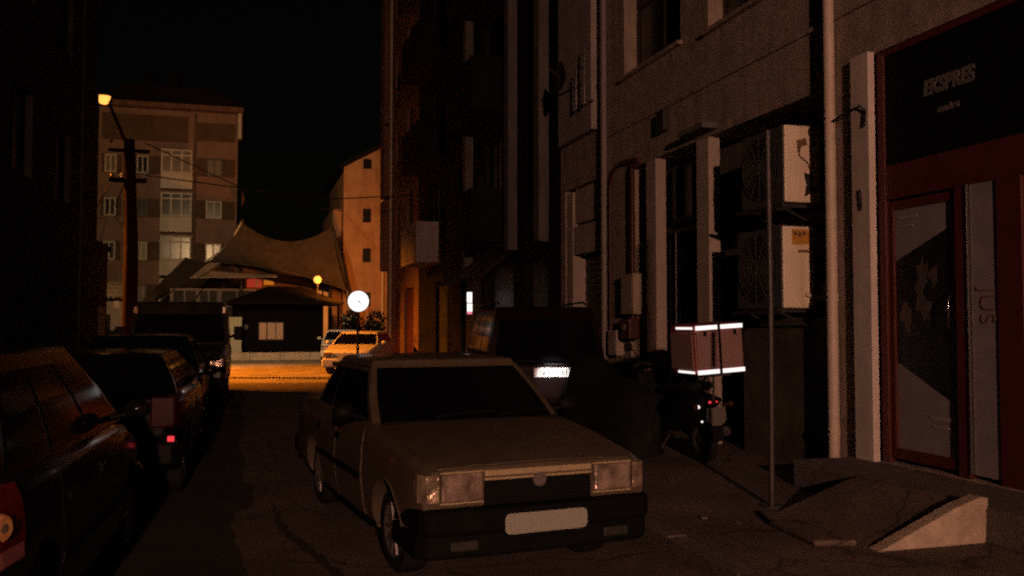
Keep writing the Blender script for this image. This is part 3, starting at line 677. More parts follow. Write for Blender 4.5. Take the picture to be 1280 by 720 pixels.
# ---- dark building on the left with a low annexe
bL = thing('apartment_building', 'black unlit building filling the left edge of the street', 'building', (-3.7, 12, 0)); oL = (-3.7, 12, 0)
PE = east(-3.7)
hL = []
for z in (4.2, 7.3, 10.4): hL += [(a, a+1.5, z, z+1.5) for a in (2.0, 5.5, 9.0, 12.5, 16.0, 19.5)]
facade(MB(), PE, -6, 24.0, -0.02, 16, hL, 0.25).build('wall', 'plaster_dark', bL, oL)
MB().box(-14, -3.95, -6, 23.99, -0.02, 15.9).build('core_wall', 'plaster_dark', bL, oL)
pbox(MB(), PE, 22.2, 24.2, -0.02, 16.4, -0.06, 0.5).build('corner_pier', 'plaster_dark', bL, oL, bevel=0.02)
MB().box(-14.2, -3.76, 24.0, 24.2, -0.02, 16).build('end_wall', 'plaster_dark', bL, oL)
MB().box(-14.3, -3.4, -6.2, 24.4, 16.41, 16.7).build('roof', 'roof_dark', bL, oL)
for h in hL: window(bL, oL, PE, *h, 0.14, 2, 1, 'frame_dark', 'pane')
an = thing('annexe', 'low black annexe at the far corner of the left building', 'annexe', (-4.3, 25, 0)); oa = (-4.3, 25, 0)
MB().box(-6.0, -3.65, 24.21, 26.2, -0.02, 3.6).build('wall', 'plaster_dark', an, oa, bevel=0.03)
MB().box(-6.1, -3.58, 24.21, 26.3, 3.602, 3.72).build('roof', 'roof_dark', an, oa)
MB().box(-3.649, -3.62, 24.8, 25.7, 0.1, 2.1).build('door', 'dark_metal', an, oa)

random.seed(21)
# ---- five storey apartment block across the square
bE = thing('apartment_building', 'dim five storey block with white glazed balconies behind the power pole', 'building', (-5, 66, 0)); oE = (-5, 66, 0)
PX = south(62)
bay = (-5.5, -3.55)
facade(MB(), PX, -9.3, -0.8, -0.02, 15.6, [], 0.2).build('wall', 'plaster_rose', bE, oE)
MB().box(-9.29, -0.81, 62.01, 72, -0.02, 15.6).build('side_wall', 'plaster_rose', bE, oE)
bands = [(a0, a1, z, z+1.2) for z in (3.0, 5.75, 8.55, 11.35) for a0, a1 in ((-9.1, -7.9), (-7.5, -5.52), (-3.5, -0.95))]
for bnd in bands + [(-9.1, -3.9, 13.5, 15.2), (-3.4, -0.95, 13.7, 14.9)]:               # brown window bands
    pbox(MB(), PX, *bnd, -0.06, -0.003).build('window_band', 'render_brown', bE, oE)
for z in (3.0, 5.75, 8.55, 11.35):
    for a0, a1 in ((-8.9, -8.2), (-7.0, -6.3), (-2.75, -1.75)):
        window(bE, oE, PX, a0, a1, z+0.02, z+1.18, -0.13, 2, 1, random.choice(['frame_white', 'frame_white', 'frame_dark', 'grey_metal']), random.choice(['pane', 'pane', 'curtain']), 0.09)
for z in (3.0, 5.75, 8.55, 11.35):                                  # glazed balcony of each storey
    pbox(MB(), PX, bay[0], bay[1], z-1.0, z, -0.9, -0.003).build('balcony', 'frame_white', bE, oE, bevel=0.03)
    pbox(MB(), PX, bay[0]+0.06, bay[1]-0.06, z+0.003, z+1.5, -0.78, -0.003).build('balcony_glazing', 'pane' if z != 11.35 else 'curtain', bE, oE)
    window(bE, oE, PX, bay[0]+0.03, bay[1]-0.03, z+0.005, z+1.55, -0.88, 3, 2, 'frame_white', 'pane' if z != 11.35 else 'curtain', 0.10, split=0.75)
pbox(MB(), PX, -3.52, -3.36, -0.02, 15.5, -0.03, -0.002).build('shadow_joint', 'render_brown', bE, oE)
MB().box(-9.7, -0.45, 61.3, 72, 15.61, 15.95).build('eave', 'plaster_sand', bE, oE, bevel=0.03)
MB().prism([(-9.9, 15.96), (-0.3, 15.96), (-2.4, 17.0), (-7.6, 17.0)], 'y', 61.2, 72).build('roof', 'roof_dark', bE, oE)
dsh = thing('satellite_dish', 'big rust orange dish at the right edge of the five storey block', 'satellite dish', (-0.75, 60.6, 9.3)); ods = (-0.75, 60.6, 9.3)
dm = MB().lathe([(0.02, 0.16), (0.25, 0.11), (0.52, 0.0), (0.54, 0.01), (0.25, 0.125), (0.02, 0.18)], (-0.48, 60.4, 9.75), 'x', 24)
dm.build('dish', 'plaster_ochre', dsh, ods, smooth=50); MB().tube([(-0.79, 62.0, 9.3), (-0.60, 61.0, 9.5), (-0.40, 60.4, 9.75)], 0.04, 6).build('arm', 'dark_metal', dsh, ods)
for x in (-6.5, -4.9): MB().box(x-0.35, x+0.35, 63, 64, 16.4, 18.5).build('chimney', 'roof_dark', bE, oE, bevel=0.02)
MB().box(-0.80, -0.55, 61.55, 61.95, 13.9, 15.6).build('eave_bracket', 'frame_white', bE, oE, bevel=0.03)

# ------------------------------------------------------------------ lamps
def light(kind, name, loc, energy, col, parent, radius=0.15, target=None, size=None, blend=0.5):
    d = bpy.data.lights.new(name, kind); d.energy = energy; d.color = col; d.shadow_soft_size = radius
    if size: d.spot_size = R(size); d.spot_blend = blend
    o = bpy.data.objects.new(name, d); C.objects.link(o); o.parent = parent; o.location = loc
    if target: o.rotation_euler = (Vector(target) - Vector(loc)).to_track_quat('-Z', 'Y').to_euler()
    return o
def street_lamp(loc, h, arm, label, m='pole_rust'):
    o = thing('street_lamp', label, 'street lamp', loc)
    MB().tube([(0,0,0), (0,0,h*0.5), (0,0,h)], [0.10, 0.08, 0.055], 12).build('pole', m, o, smooth=50)
    MB().box(-0.16, 0.16, -0.16, 0.16, 0, 0.05).build('base_plate', m, o)
    ax, ay = arm; L = math.hypot(ax, ay); ux, uy = ax/L, ay/L
    MB().tube([(0,0,h-0.05), (ux*0.2, uy*0.2, h+0.25), (ux*L, uy*L, h+0.4)], 0.04, 8).build('arm', m, o, smooth=60)
    MB().tube([(ux*(L-0.1), uy*(L-0.1), h+0.42), (ux*(L+0.3), uy*(L+0.3), h+0.42), (ux*(L+0.6), uy*(L+0.6), h+0.40)], [0.06, 0.15, 0.07], 10).build('lamp_head', m, o, smooth=50)
    MB().lathe([(0.001, -0.09), (0.07, -0.07), (0.11, -0.02), (0.11, 0.02)], (ux*(L+0.3), uy*(L+0.3), h+0.30), 'z', 14).build('lens', 'lamp_warm' if m == 'grey_metal' else 'lamp_sodium', o, smooth=60)
    return o, (ux*(L+0.3), uy*(L+0.3), h+0.12)
o, p = street_lamp((-3.2, -15.0, 0.1), 4.7, (1.7, 0.3), 'street lamp on the left pavement behind the photographer', 'grey_metal')
light('SPOT', 'street_light', p, P_STREET_BEHIND, WARM, o, 0.2, target=(6.6, 25.0, 3.0), size=50, blend=0.65)
o, p = street_lamp((-13.3, 33.8, 0.0), 10.2, (0.5, -0.4), 'sodium street lamp round the corner on the left of the square')
light('SPOT', 'street_light', p, P_PLAZA, SODIUM, o, 0.2, target=(10.2, -2.4, 0.0), size=60, blend=0.9)

# old power pole carrying a lamp
pp = thing('power_pole', 'rusty dark power pole with cross arm, insulators and a glowing orange lamp', 'power pole', (-3.52, 30.0, 0))
MB().tube([(0,0,0), (0,0,4.0), (-0.10,0,7.4)], [0.25, 0.21, 0.16], 12).build('pole', 'pole_rust', pp, smooth=50)
MB().box(-0.66, 0.42, -0.06, 0.06, 6.05, 6.19).build('cross_arm', 'pole_rust', pp, bevel=0.01)
mb = MB()
mb.tube([(-0.12, 0, 7.1), (-0.45, 0, 7.9), (-0.72, -0.02, 8.55)], 0.05, 8); mb.build('lamp_arm', 'pole_rust', pp, smooth=60)
mb = MB()
mb.tube([(-0.66, 0, 8.50), (-0.86, -0.02, 8.80), (-1.06, -0.04, 8.88)], [0.08, 0.19, 0.09], 10).build('lamp_head', 'pole_rust', pp, smooth=60)
MB().lathe([(0.001, -0.22), (0.12, -0.18), (0.19, -0.06), (0.19, 0.04)], (-0.84, -0.04, 8.66), 'z', 18).build('lamp_lens', 'lamp_sodium', pp, smooth=60)
light('SPOT', 'pole_light', (-0.84, -0.04, 8.30), P_POLE, PALE_SODIUM, pp, 0.15, target=(-1.2, 16, 3.2), size=104, blend=0.5)
for x, z in ((-0.58, 6.19), (-0.3, 6.19), (0.36, 6.19), (-0.62, 7.25), (0.30, 7.25), (-0.50, 7.55), (0.42, 7.02)):
    MB().lathe([(0.02, 0), (0.05, 0.03), (0.035, 0.06), (0.055, 0.09), (0.02, 0.15)], (x, 0, z), 'z', 10).build('insulator', 'frame_white', pp, smooth=50)
MB().box(-0.70, 0.50, -0.05, 0.05, 7.0, 7.1).build('upper_cross_arm', 'pole_rust', pp)
mb = MB()
mb.tube([(0.38, 0, 6.3), (6, 1, 5.9), (11, 3, 6.6)], 0.02, 5)
mb.tube([(-0.55, 0, 6.3), (-3, 12, 6.2), (-5, 30, 8.2)], 0.02, 5)
mb.tube([(0.3, 0, 7.35), (4.5, 10, 6.9), (8.9, 24, 8.4)], 0.02, 5)
mb.build('cable', 'rubber', pp)
mb = MB()
mb.tube([(-0.22, 0, 6.0), (-0.45, 0, 5.4), (-0.42, 0, 4.9), (-0.2, 0, 4.6)], 0.018, 5)
mb.build('loose_cable', 'rubber', pp)

# ------------------------------------------------------------------ the square
kk = thing('kiosk', 'black wooden kiosk with low hipped roof and small lit window', 'kiosk', (1.5, 49.5, 0)); ok_ = (1.5, 49.5, 0)
PKs = south(48)
mb = facade(MB(), PKs, -0.8, 3.78, 0.0, 2.76, [(0.5, 1.8, 0.8, 1.77)], 0.12)
mb.build('wall', 'kiosk_wood', kk, ok_)
MB().box(-0.799, 3.779, 48.13, 51, 0, 2.76).build('core_wall', 'kiosk_wood', kk, ok_)
mb = MB().add([(-1.05, 47.0, 2.78), (4.75, 47.0, 2.78), (4.75, 52, 2.78), (-1.05, 52, 2.78), (1.0, 49.5, 3.66), (2.7, 49.5, 3.66), (-1.05, 47.0, 2.66), (4.75, 47.0, 2.66), (4.75, 52, 2.66), (-1.05, 52, 2.66)],
              [(0,1,5,4), (1,2,5), (2,3,4,5), (3,0,4), (6,9,8,7), (0,6,7,1), (1,7,8,2), (2,8,9,3), (3,9,6,0)])
mb.build('roof', 'roof_dark', kk, ok_)
kw = window(kk, ok_, PKs, 0.5, 1.8, 0.8, 1.77, 0.03, 3, 1, 'frame_dark', 'lit_window', 0.06)
mb = MB()
for i in range(9): pbox(mb, PKs, 0.98 + i*0.09, 1.0 + i*0.09, 0.86, 1.71, 0.02, 0.028)
mb.build('window_bar', 'frame_white', kk, ok_)
MB().cyl((-0.1, 47.985, 1.5), (-0.1, 47.96, 1.5), 0.12, n=16).build('round_plaque', 'grey_metal', kk, ok_)
for x in (4.5,): MB().cyl((x, 47.25, 0), (x, 47.25, 2.66), 0.07, n=10).build('post', 'kiosk_wood', kk, ok_)
gl = thing('roof_lamp', 'bright orange globe lamp on a stem over the kiosk eave', 'lamp', (3.42, 47.3, 2.8))
MB().cyl((0,0,0), (0,0,0.95), 0.03, n=8).build('stem', 'dark_metal', gl)
MB().lathe([(0.001, -0.2), (0.1, -0.173), (0.173, -0.1), (0.2, 0), (0.173, 0.1), (0.1, 0.173), (0.001, 0.2)], (0, 0, 1.14), 'z', 18).build('globe', 'lamp_kiosk', gl, smooth=60)
light('SPOT', 'kiosk_light', (0.9, -1.1, 1.0), P_KIOSK, SODIUM, gl, 0.2, target=(3.0, 6.5, 2.2), size=135, blend=0.4)
mt = thing('booth_door', 'pale green metal cabinet standing at the left end of the kiosk', 'cabinet', (-0.62, 47.6, 0))
MB().box(-0.30, 0.32, -0.25, 0.25, 0.0, 2.0).build('case', 'mint', mt, bevel=0.02)
MB().box(-0.27, -0.02, -0.262, -0.251, 0.08, 1.92).build('door', 'mint', mt); MB().box(0.01, 0.29, -0.262, -0.251, 0.08, 1.92).build('door', 'mint', mt)
mb = MB()
for i in range(9): mb.box(-8.0 + i*1.35, -8.0 + (i+1)*1.35 - 0.012, 42.6, 42.95, -0.01, 0.34 + 0.006*(i % 2))
tag(mb.build('low_wall', 'concrete_pale', bevel=0.02), 'long low stone wall in front of the kiosk', 'wall')

def lerp_(a, b, t): return a + (b - a)*t
# tensile canopy with masts
def membrane(mb, c00, c10, c01, c11, sag_t, sag_b, n=18, m=10, thick=0.03, p=1.0):
    pw = p
    c00, c10, c01, c11 = map(Vector, (c00, c10, c01, c11)); vs = []
    for lay in (0, 1):
        for j in range(m+1):
            for i in range(n+1):
                u, v = i/n, j/m
                p = (c00.lerp(c10, u)).lerp(c01.lerp(c11, u), v)
                zb = lerp_(c00.z, c10.z, u); zt = lerp_(c01.z, c11.z, u); p.z = zb + (zt - zb)*v**pw
                p.z += -4*u*(1-u)*(sag_b*(1-v) + sag_t*v) - 0.5*math.sin(math.pi*v)*(1 - 2*abs(u-0.5)) - lay*thick
                vs.append(p)
    N = (n+1)*(m+1); fs = []
    for j in range(m):
        for i in range(n):
            q = (j*(n+1)+i, j*(n+1)+i+1, (j+1)*(n+1)+i+1, (j+1)*(n+1)+i); fs += [q, tuple(N+k for k in reversed(q))]
    ring = list(range(n+1)) + [j*(n+1)+n for j in range(1, m+1)] + [m*(n+1)+i for i in range(n-1, -1, -1)] + [j*(n+1) for j in range(m-1, 0, -1)]
    for k in range(len(ring)):
        a, b = ring[k], ring[(k+1) % len(ring)]; fs.append((b, a, N+a, N+b))
    return mb.add(vs, fs)
tc = thing('tent_canopy', 'big brown tensile canopy sagging between two peaks above the kiosk', 'canopy', (2, 53, 0)); ot = (2, 53, 0)
mb = MB()
membrane(mb, (-2.2, 50.5, 4.95), (5.3, 50.5, 3.5), (-0.4, 53, 7.4), (4.6, 53, 7.3), 0.95, -0.40, p=1.35)
membrane(mb, (-2.6, 57.5, 4.6), (5.3, 57.5, 3.5), (-0.4, 53, 7.4), (4.6, 53, 7.3), 0.95, -0.40, p=1.35)
mb.build('membrane', 'tent', tc, ot, smooth=60)
MB().tube([(-2.22, 50.45, 4.98), (-1.5, 51.55, 5.62), (-0.9, 52.3, 6.4), (-0.42, 52.97, 7.45)], 0.05, 6).build('edge_cable', 'frame_white', tc, ot)
MB().cyl((-0.4, 53, 0), (-0.4, 53, 7.6), 0.10, n=10).build('mast', 'dark_metal', tc, ot)
MB().tube([(4.62, 52.9, 7.4), (5.1, 52.3, 5.3), (6.05, 51.5, 0)], 0.11, 8).build('mast', 'dark_metal', tc, ot)
MB().tube([(4.58, 53.05, 7.4), (4.65, 54, 0)], 0.11, 8).build('mast', 'dark_metal', tc, ot)
MB().tube([(-2.2, 50.5, 4.95), (-3.2, 49.0, 3.9), (-6.8, 46.5, 0)], 0.04, 6).build('guy_rope', 'dark_metal', tc, ot)
MB().tube([(5.3, 50.5, 3.5), (5.6, 50.2, 0)], 0.06, 6).build('guy_rope', 'dark_metal', tc, ot)
tc2 = thing('tent_canopy', 'smaller dark canopy with low peak left of the big one', 'canopy', (-3, 56, 0)); ot2 = (-3, 56, 0)
mb = MB()
membrane(mb, (-5.6, 54, 3.1), (-0.2, 54, 4.1), (-3.6, 56.5, 5.6), (-1.6, 56.5, 5.3), 0.1, -0.2, 12, 8)
membrane(mb, (-5.6, 59, 3.1), (-0.2, 59, 4.1), (-3.6, 56.5, 5.6), (-1.6, 56.5, 5.3), 0.1, -0.2, 12, 8)
mb.build('membrane', 'tent_dark', tc2, ot2, smooth=60)
for x in (-3.6, -1.6): MB().cyl((x, 56.5, 0), (x, 56.5, 5.6), 0.08, n=8).build('mast', 'dark_metal', tc2, ot2)
for x, z in ((-5.6, 3.1), (-0.2, 4.1)): MB().cyl((x, 54, 0), (x, 54, z), 0.05, n=8).build('post', 'dark_metal', tc2, ot2)
# glazed pavilion under the canopies
pv = thing('pavilion', 'glazed pavilion with pale sloping awning roof between the canopies', 'pavilion', (-2, 52, 0)); opv = (-2, 52, 0)
membrane(MB(), (-3.0, 51.0, 4.15), (1.5, 51.0, 4.25), (-2.1, 53.5, 5.2), (1.5, 53.5, 5.0), 0.05, 0.0, 10, 4).build('awning', 'awning', pv, opv, smooth=60)
for a0, a1, in ((-4.1, -2.75), (-2.7, -1.6), (-1.55, 0.3)):
    window(pv, opv, south(53.2), a0, a1, 0.4, 3.6, 0, 2, 2, 'grey_metal', 'pane_dull', 0.09, split=0.7)
MB().box(-4.2, 0.4, 53.3, 56, 0, 3.65).build('wall', 'plaster_rose', pv, opv)
# lit shop signs behind the kiosk roof
sb = thing('shop', 'low shop with dim red and orange lit signs behind the kiosk roof', 'shop', (1.5, 59.5, 0)); osb = (1.5, 59.5, 0)
MB().box(-0.2, 6.4, 58.5, 61.2, 0, 4.9).build('wall', 'plaster_rose', sb, osb, bevel=0.03)
MB().box(-0.10, 0.80, 58.35, 58.49, 3.95, 4.62).build('red_sign', 'sign_red_glow', sb, osb)
MB().box(0.92, 1.52, 58.35, 58.49, 4.12, 4.68).build('orange_sign', 'sign_orange_glow', sb, osb)
MB().box(0.42, 0.55, 58.30, 58.345, 4.0, 4.4).build('figure_panel', 'lit_window', sb, osb)
MB().box(0.0, 6.5, 58.2, 61.3, 4.91, 5.05).build('roof', 'roof_dark', sb, osb)
for x in (1.9, 3.0): window(sb, osb, south(58.5), x, x+1.0, 0.5, 2.6, -0.06, 2, 1, 'frame_dark', 'lit_window')
window(sb, osb, south(58.5), 4.05, 6.1, 0.25, 3.9, -0.06, 4, 2, 'maroon', 'lit_front', 0.12, split=0.72)
# low shop with a rounded awning beyond the pole
s2 = thing('shop', 'low pale shop with rounded awning at the left edge of the square', 'shop', (-7.5, 57, 0)); os2 = (-7.5, 57, 0)
MB().box(-9.5, -6.3, 56, 60, 0, 3.0).build('wall', 'plaster_pale', s2, os2, bevel=0.03)
mb = MB()
for i in range(6):
    a, b = i/6*1.5, (i+1)/6*1.5
    mb.add([(-9.4, 56 - 1.1*math.sin(a), 3.1 + 1.1*math.cos(a)), (-6.35, 56 - 1.1*math.sin(a), 3.1 + 1.1*math.cos(a)), (-6.35, 56 - 1.1*math.sin(b), 3.1 + 1.1*math.cos(b)), (-9.4, 56 - 1.1*math.sin(b), 3.1 + 1.1*math.cos(b)), ], [(0,1,2,3)])
aw = mb.build('awning', 'awning', s2, os2, smooth=60); sol = aw.modifiers.new('solid', 'SOLIDIFY'); sol.thickness = 0.03
MB().box(-7.4, -7.15, 55.95, 55.995, 2.6, 3.0).build('lit_panel', 'lit_window', s2, os2)
MB().box(-9.0, -7.6, 55.93, 55.995, 0.4, 2.2).build('shop_window', 'pane', s2, os2)

# shrubs
def shrub(loc, rx, ry, h, n, label, seed):
    random.seed(seed); o = thing('shrub', label, 'shrub', loc)
    mb = MB(); st = MB()
    for i in range(7):
        a = random.uniform(0, 6.28); st.tube([(0,0,0), (0.3*rx*math.cos(a), 0.3*ry*math.sin(a), h*0.4), (0.6*rx*math.cos(a), 0.6*ry*math.sin(a), h*0.7)], [0.04, 0.03, 0.01], 5)
    st.build('stem', 'bark', o)
    cl = [(random.uniform(-.7, .7)*rx, random.uniform(-.7, .7)*ry, random.uniform(.3, .85)*h) for _ in range(14)]
    for i in range(n):
        c = random.choice(cl); d = Vector((random.gauss(0, 1), random.gauss(0, 1), random.gauss(0, 1))).normalized()
        r = random.uniform(0.25, 0.42) * min(rx, h*0.5) * 1.1
        p = Vector(c) + d * r; p.z = max(0.03, p.z); s = random.uniform(0.05, 0.11)
        a = Vector((random.gauss(0, 1), random.gauss(0, 1), random.gauss(0, 1))).normalized(); b = a.orthogonal().normalized(); 
        mb.add([p - a*s, p + b*s*0.5, p + a*s, p - b*s*0.5], [(0,1,2,3)])
    mb.build('foliage', 'leaf', o, fix=False)
    return o
shrub((5.35, 44.5, 0), 1.25, 0.9, 2.2, 2200, 'dark leafy shrub behind the round white sign', 5)
shrub((-6.4, 50.5, 0), 1.8, 0.9, 1.5, 1800, 'low dark hedge plant beyond the power pole', 6)
gp = thing('gate_pillar', 'pale stone pillar beside the dark shrub', 'pillar', (4.75, 45.6, 0))
MB().box(-0.2, 0.2, -0.2, 0.2, 0, 2.0).build('shaft', 'plaster_pale', gp, bevel=0.02); MB().box(-0.26, 0.26, -0.26, 0.26, 2.002, 2.12).build('cap', 'plaster_pale', gp, bevel=0.02)

# round sign on a post, emission imitates flash thrown back by its face
rs = thing('round_sign', 'round white sign glowing in place of a flash reflection on a thin black post', 'sign', (2.98, 25.5, 0)); RSZ = 2.29
MB().cyl((0,0.05,0), (0,0.05,RSZ+0.2), 0.035, n=10).build('post', 'black_plastic', rs)
MB().lathe([(0.30, -0.015), (0.305, 0.0), (0.30, 0.015)], (0, 0.0, RSZ), 'y', 40).build('disc', 'dark_metal', rs, smooth=40)
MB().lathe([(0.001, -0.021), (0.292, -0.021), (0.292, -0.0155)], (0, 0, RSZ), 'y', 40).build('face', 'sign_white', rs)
MB().prism([(-0.02, RSZ+0.03), (0.01, RSZ+0.035), (0.055, RSZ-0.03), (0.075, RSZ-0.075), (0.05, RSZ-0.07)], 'y', -0.026, -0.022).build('mark', 'letter_grey', rs)

# ------------------------------------------------------------------ vehicles: local front at y=0 looking to -Y
SHAPE = [(0.0, 0.80), (0.05, 0.93), (0.22, 0.975), (0.50, 1.0), (0.78, 0.99), (0.93, 0.965), (1.0, 0.915)]   # (height fraction, width fraction)
def lerp(a, b, t): return a + (b - a) * t
def interp(tab, y):
    if y <= tab[0][0]: return tab[0][1:]
    for p, q in zip(tab, tab[1:]):
        if y <= q[0]:
            t = (y - p[0]) / (q[0] - p[0]); return tuple(lerp(a, b, t) for a, b in zip(p[1:], q[1:]))
    return tab[-1][1:]
def shape(f):
    for p, q in zip(SHAPE, SHAPE[1:]):
        if f <= q[0]: return lerp(p[1], q[1], (f - p[0]) / (q[0] - p[0]))
    return SHAPE[-1][1]

class Car:
    def __init__(s, name, label, cat, loc, rz, st, gh, wheels, r, paint, group=None, crown=0.02):
        s.o = thing(name, label, cat, loc, rz, group); s.st = st; s.gh = gh; s.paint = paint; s.r = r; s.L = st[-1][0]; s.crown = crown
        mb = MB(); n = len(SHAPE); per = None
        rows = []
        for (y, w, zb, zt) in st:
            half = [(w*fw, zb + (zt-zb)*fh) for fh, fw in SHAPE] + [(w*0.6, zt + crown*0.65)]
            ring = [(0, zb)] + half + [(0, zt + crown)] + [(-x, z) for x, z in reversed(half)]
            rows.append([(x, y, z) for x, z in ring])
        per = len(rows[0]); vs = [p for r_ in rows for p in r_]; fs = []
        for i in range(len(rows)-1):
            for k in range(per): fs.append((i*per+k, i*per+(k+1) % per, (i+1)*per+(k+1) % per, (i+1)*per+k))
        fs += [tuple(range(per)), tuple(range((len(rows)-1)*per, len(rows)*per))]
        mb.add(vs, fs); body = mb.build('body', paint, s.o)
        cut = MB()
        for yw in wheels:
            for sd in (-1, 1): cut.cyl((sd*0.42, yw, r*0.98), (sd*1.3, yw, r*0.98), r*1.20, n=28)
        c = cut.build('cutter', paint); 
        c.parent = s.o
        boolean_cut(body, c)
        for p in body.data.polygons: p.use_smooth = True
        body.data.set_sharp_from_angle(angle=R(28))
        bv = body.modifiers.new('bevel', 'BEVEL'); bv.width = 0.012; bv.segments = 2; bv.limit_method = 'ANGLE'; bv.angle_limit = R(35)
        s.body = body
        # cabin
        (yb0, yb1, zb, wb, yr0, yr1, zr, wr) = gh
        ts = [0, 0.25, 0.5, 0.75, 1.0]; us = [-1, -0.66, -0.33, 0, 0.33, 0.66, 1]
        rows = []
        for t in ts:
            rows.append([s.front(u, t) for u in us] + [s.rear(u, t) for u in reversed(us)])
        def inset(row, k, dz):
            cx, cy = 0, (yr0 + yr1)/2
            return [(cx + (p[0]-cx)*k, cy + (p[1]-cy)*(k if abs(p[1]-cy) > 0.1 else 1), p[2] + dz) for p in row]
        top = rows[-1]; rows += [inset(top, 0.97, 0.035), inset(top, 0.86, 0.052), inset(top, 0.5, 0.066)]
        per = len(top); vs = [p for r_ in rows for p in r_]; fs = []
        for i in range(len(rows)-1):
            for k in range(per): fs.append((i*per+k, i*per+(k+1) % per, (i+1)*per+(k+1) % per, (i+1)*per+k))
        fs += [tuple(range(per)), tuple(range((len(rows)-1)*per, len(rows)*per))]
        MB().add(vs, fs).build('cabin', paint, s.o, smooth=32, bevel=0.010)
        s.inn = (0, (yb0+yb1)/2, zb)
        for yw in wheels:
            for sd in (-1, 1): s.wheel(sd, yw)
    def front(s, u, t):
        (yb0, yb1, zb, wb, yr0, yr1, zr, wr) = s.gh
        bow = 0.018*math.sin(math.pi*t)
        return (u*(lerp(wb, wr, t) + bow), lerp(yb0, yr0, t) - (1-u*u)*lerp(0.10, 0.05, t), lerp(zb, zr, t))
    def rear(s, u, t):
        (yb0, yb1, zb, wb, yr0, yr1, zr, wr) = s.gh
        bow = 0.018*math.sin(math.pi*t)
        return (u*(lerp(wb, wr, t) + bow), lerp(yb1, yr1, t) + (1-u*u)*lerp(0.06, 0.04, t), lerp(zb, zr, t))
    def cab_side(s, sd):
        (yb0, yb1, zb, wb, yr0, yr1, zr, wr) = s.gh
        return lambda a, t: (sd*(lerp(wb, wr, t) + 0.018*math.sin(math.pi*t)), lerp(lerp(yb0, yr0, t), lerp(yb1, yr1, t), a), lerp(zb, zr, t))
    def side(s, sd):
        def fn(y, z):
            w, zb, zt = interp(s.st, y); f = max(0, min(1, (z-zb)/(zt-zb)))
            return (sd*w*shape(f), y, z)
        return fn
    def pt(s, name, m, fn, a0, a1, t0, t1, off=0.006, thick=0.005, n=8, mm=5, parent=None, inner=None):
        return MB().patch(fn, a0, a1, t0, t1, n, mm, off, thick, inner or s.inn).build(name, m, parent or s.o, smooth=40)
    def wheel(s, sd, yw):
        r = s.r; W_ = 0.175; x = sd*s.track
        t = MB().lathe([(r*0.66, -W_/2), (r*0.93, -W_/2), (r*0.985, -W_*0.40), (r, -W_*0.25), (r, W_*0.25), (r*0.985, W_*0.40), (r*0.93, W_/2), (r*0.66, W_/2)], (0,0,0), 'x', 32, closed=True)
        o = t.build('wheel', 'rubber', s.o, smooth=45); o.location = (x, yw, r)
        e = W_/2 if sd > 0 else -W_/2; q = -0.03 if sd > 0 else 0.03
        rm = MB().lathe([(0.001, e+q*0.4), (r*0.16, e+q*0.4), (r*0.2, e+q), (r*0.5, e+q*1.6), (r*0.58, e+q*0.5), (r*0.66, e*1.02), (r*0.68, e*0.8), (r*0.3, e*0.2)], (0,0,0), 'x', 28)
        rim = rm.build('rim', s.rim, o, smooth=30)
        sp = MB()
        for i in range(s.spokes):
            a = 6.2832*i/s.spokes; c_, s_ = math.cos(a), math.sin(a)
            p0 = (e+q*0.35, r*0.12*c_, r*0.12*s_); p1 = (e+q*0.25, r*0.6*c_, r*0.6*s_)
            sp.cyl(p0, p1, r*0.06, r*0.045, 6)
        sp.build('spokes', s.rim, rim)
        if s.wheel_steer and yw < s.L/2: o.rotation_euler.z = s.wheel_steer
    rim = 'steel_rim'; spokes = 8; track = 0.70; wheel_steer = 0.0; glass = 'glass'
    def screens(s, wf=(-0.93, 0.93, 0.06, 0.94), wr=(-0.9, 0.9, 0.1, 0.92)):
        a = s.pt('windshield', s.glass, s.front, *wf, n=10); 
        b = s.pt('rear_window', s.glass, s.rear, *wr, n=10)
        return a, b
    def side_windows(s, spans, t0=0.08, t1=0.9):
        for a0, a1 in spans:
            for sd in (-1, 1): s.pt('side_window', s.glass, s.cab_side(sd), a0, a1, t0, t1)
    def doors(s, spans, z0, z1, handle=True):
        for y0, y1 in spans:
            for sd in (-1, 1):
                d = s.pt('door', s.paint, s.side(sd), y0, y1, z0, z1, 0.006, 0.006, 6, 8, inner=(0, s.L/2, 0.6))
                if handle: s.pt('handle', 'black_plastic' if s.paint == 'paint_gold' else s.paint, s.side(sd), y1-0.22, y1-0.06, z1-0.14, z1-0.105, 0.03, 0.022, 2, 2, d, inner=(0, s.L/2, 0.6))
    def mirror(s, y, z, w, m=None):
        for sd in (-1, 1):
            mb = MB().cyl((sd*(w-0.06), y+0.03, z-0.03), (sd*(w+0.07), y, z), 0.022, n=8)
            mb.lathe([(0.001, -0.062), (0.03, -0.055), (0.055, -0.03), (0.062, 0.0), (0.055, 0.028), (0.03, 0.048), (0.001, 0.054)], (0, 0, 0), 'y', 14)
            k0 = len(mb.v) - 98
            mb.v[k0:] = [(x*1.45 + sd*(w+0.13), yy + y, zz*1.05 + z + 0.03) for x, yy, zz in mb.v[k0:]]
            mb.build('mirror', m or 'black_plastic', s.o, smooth=50)

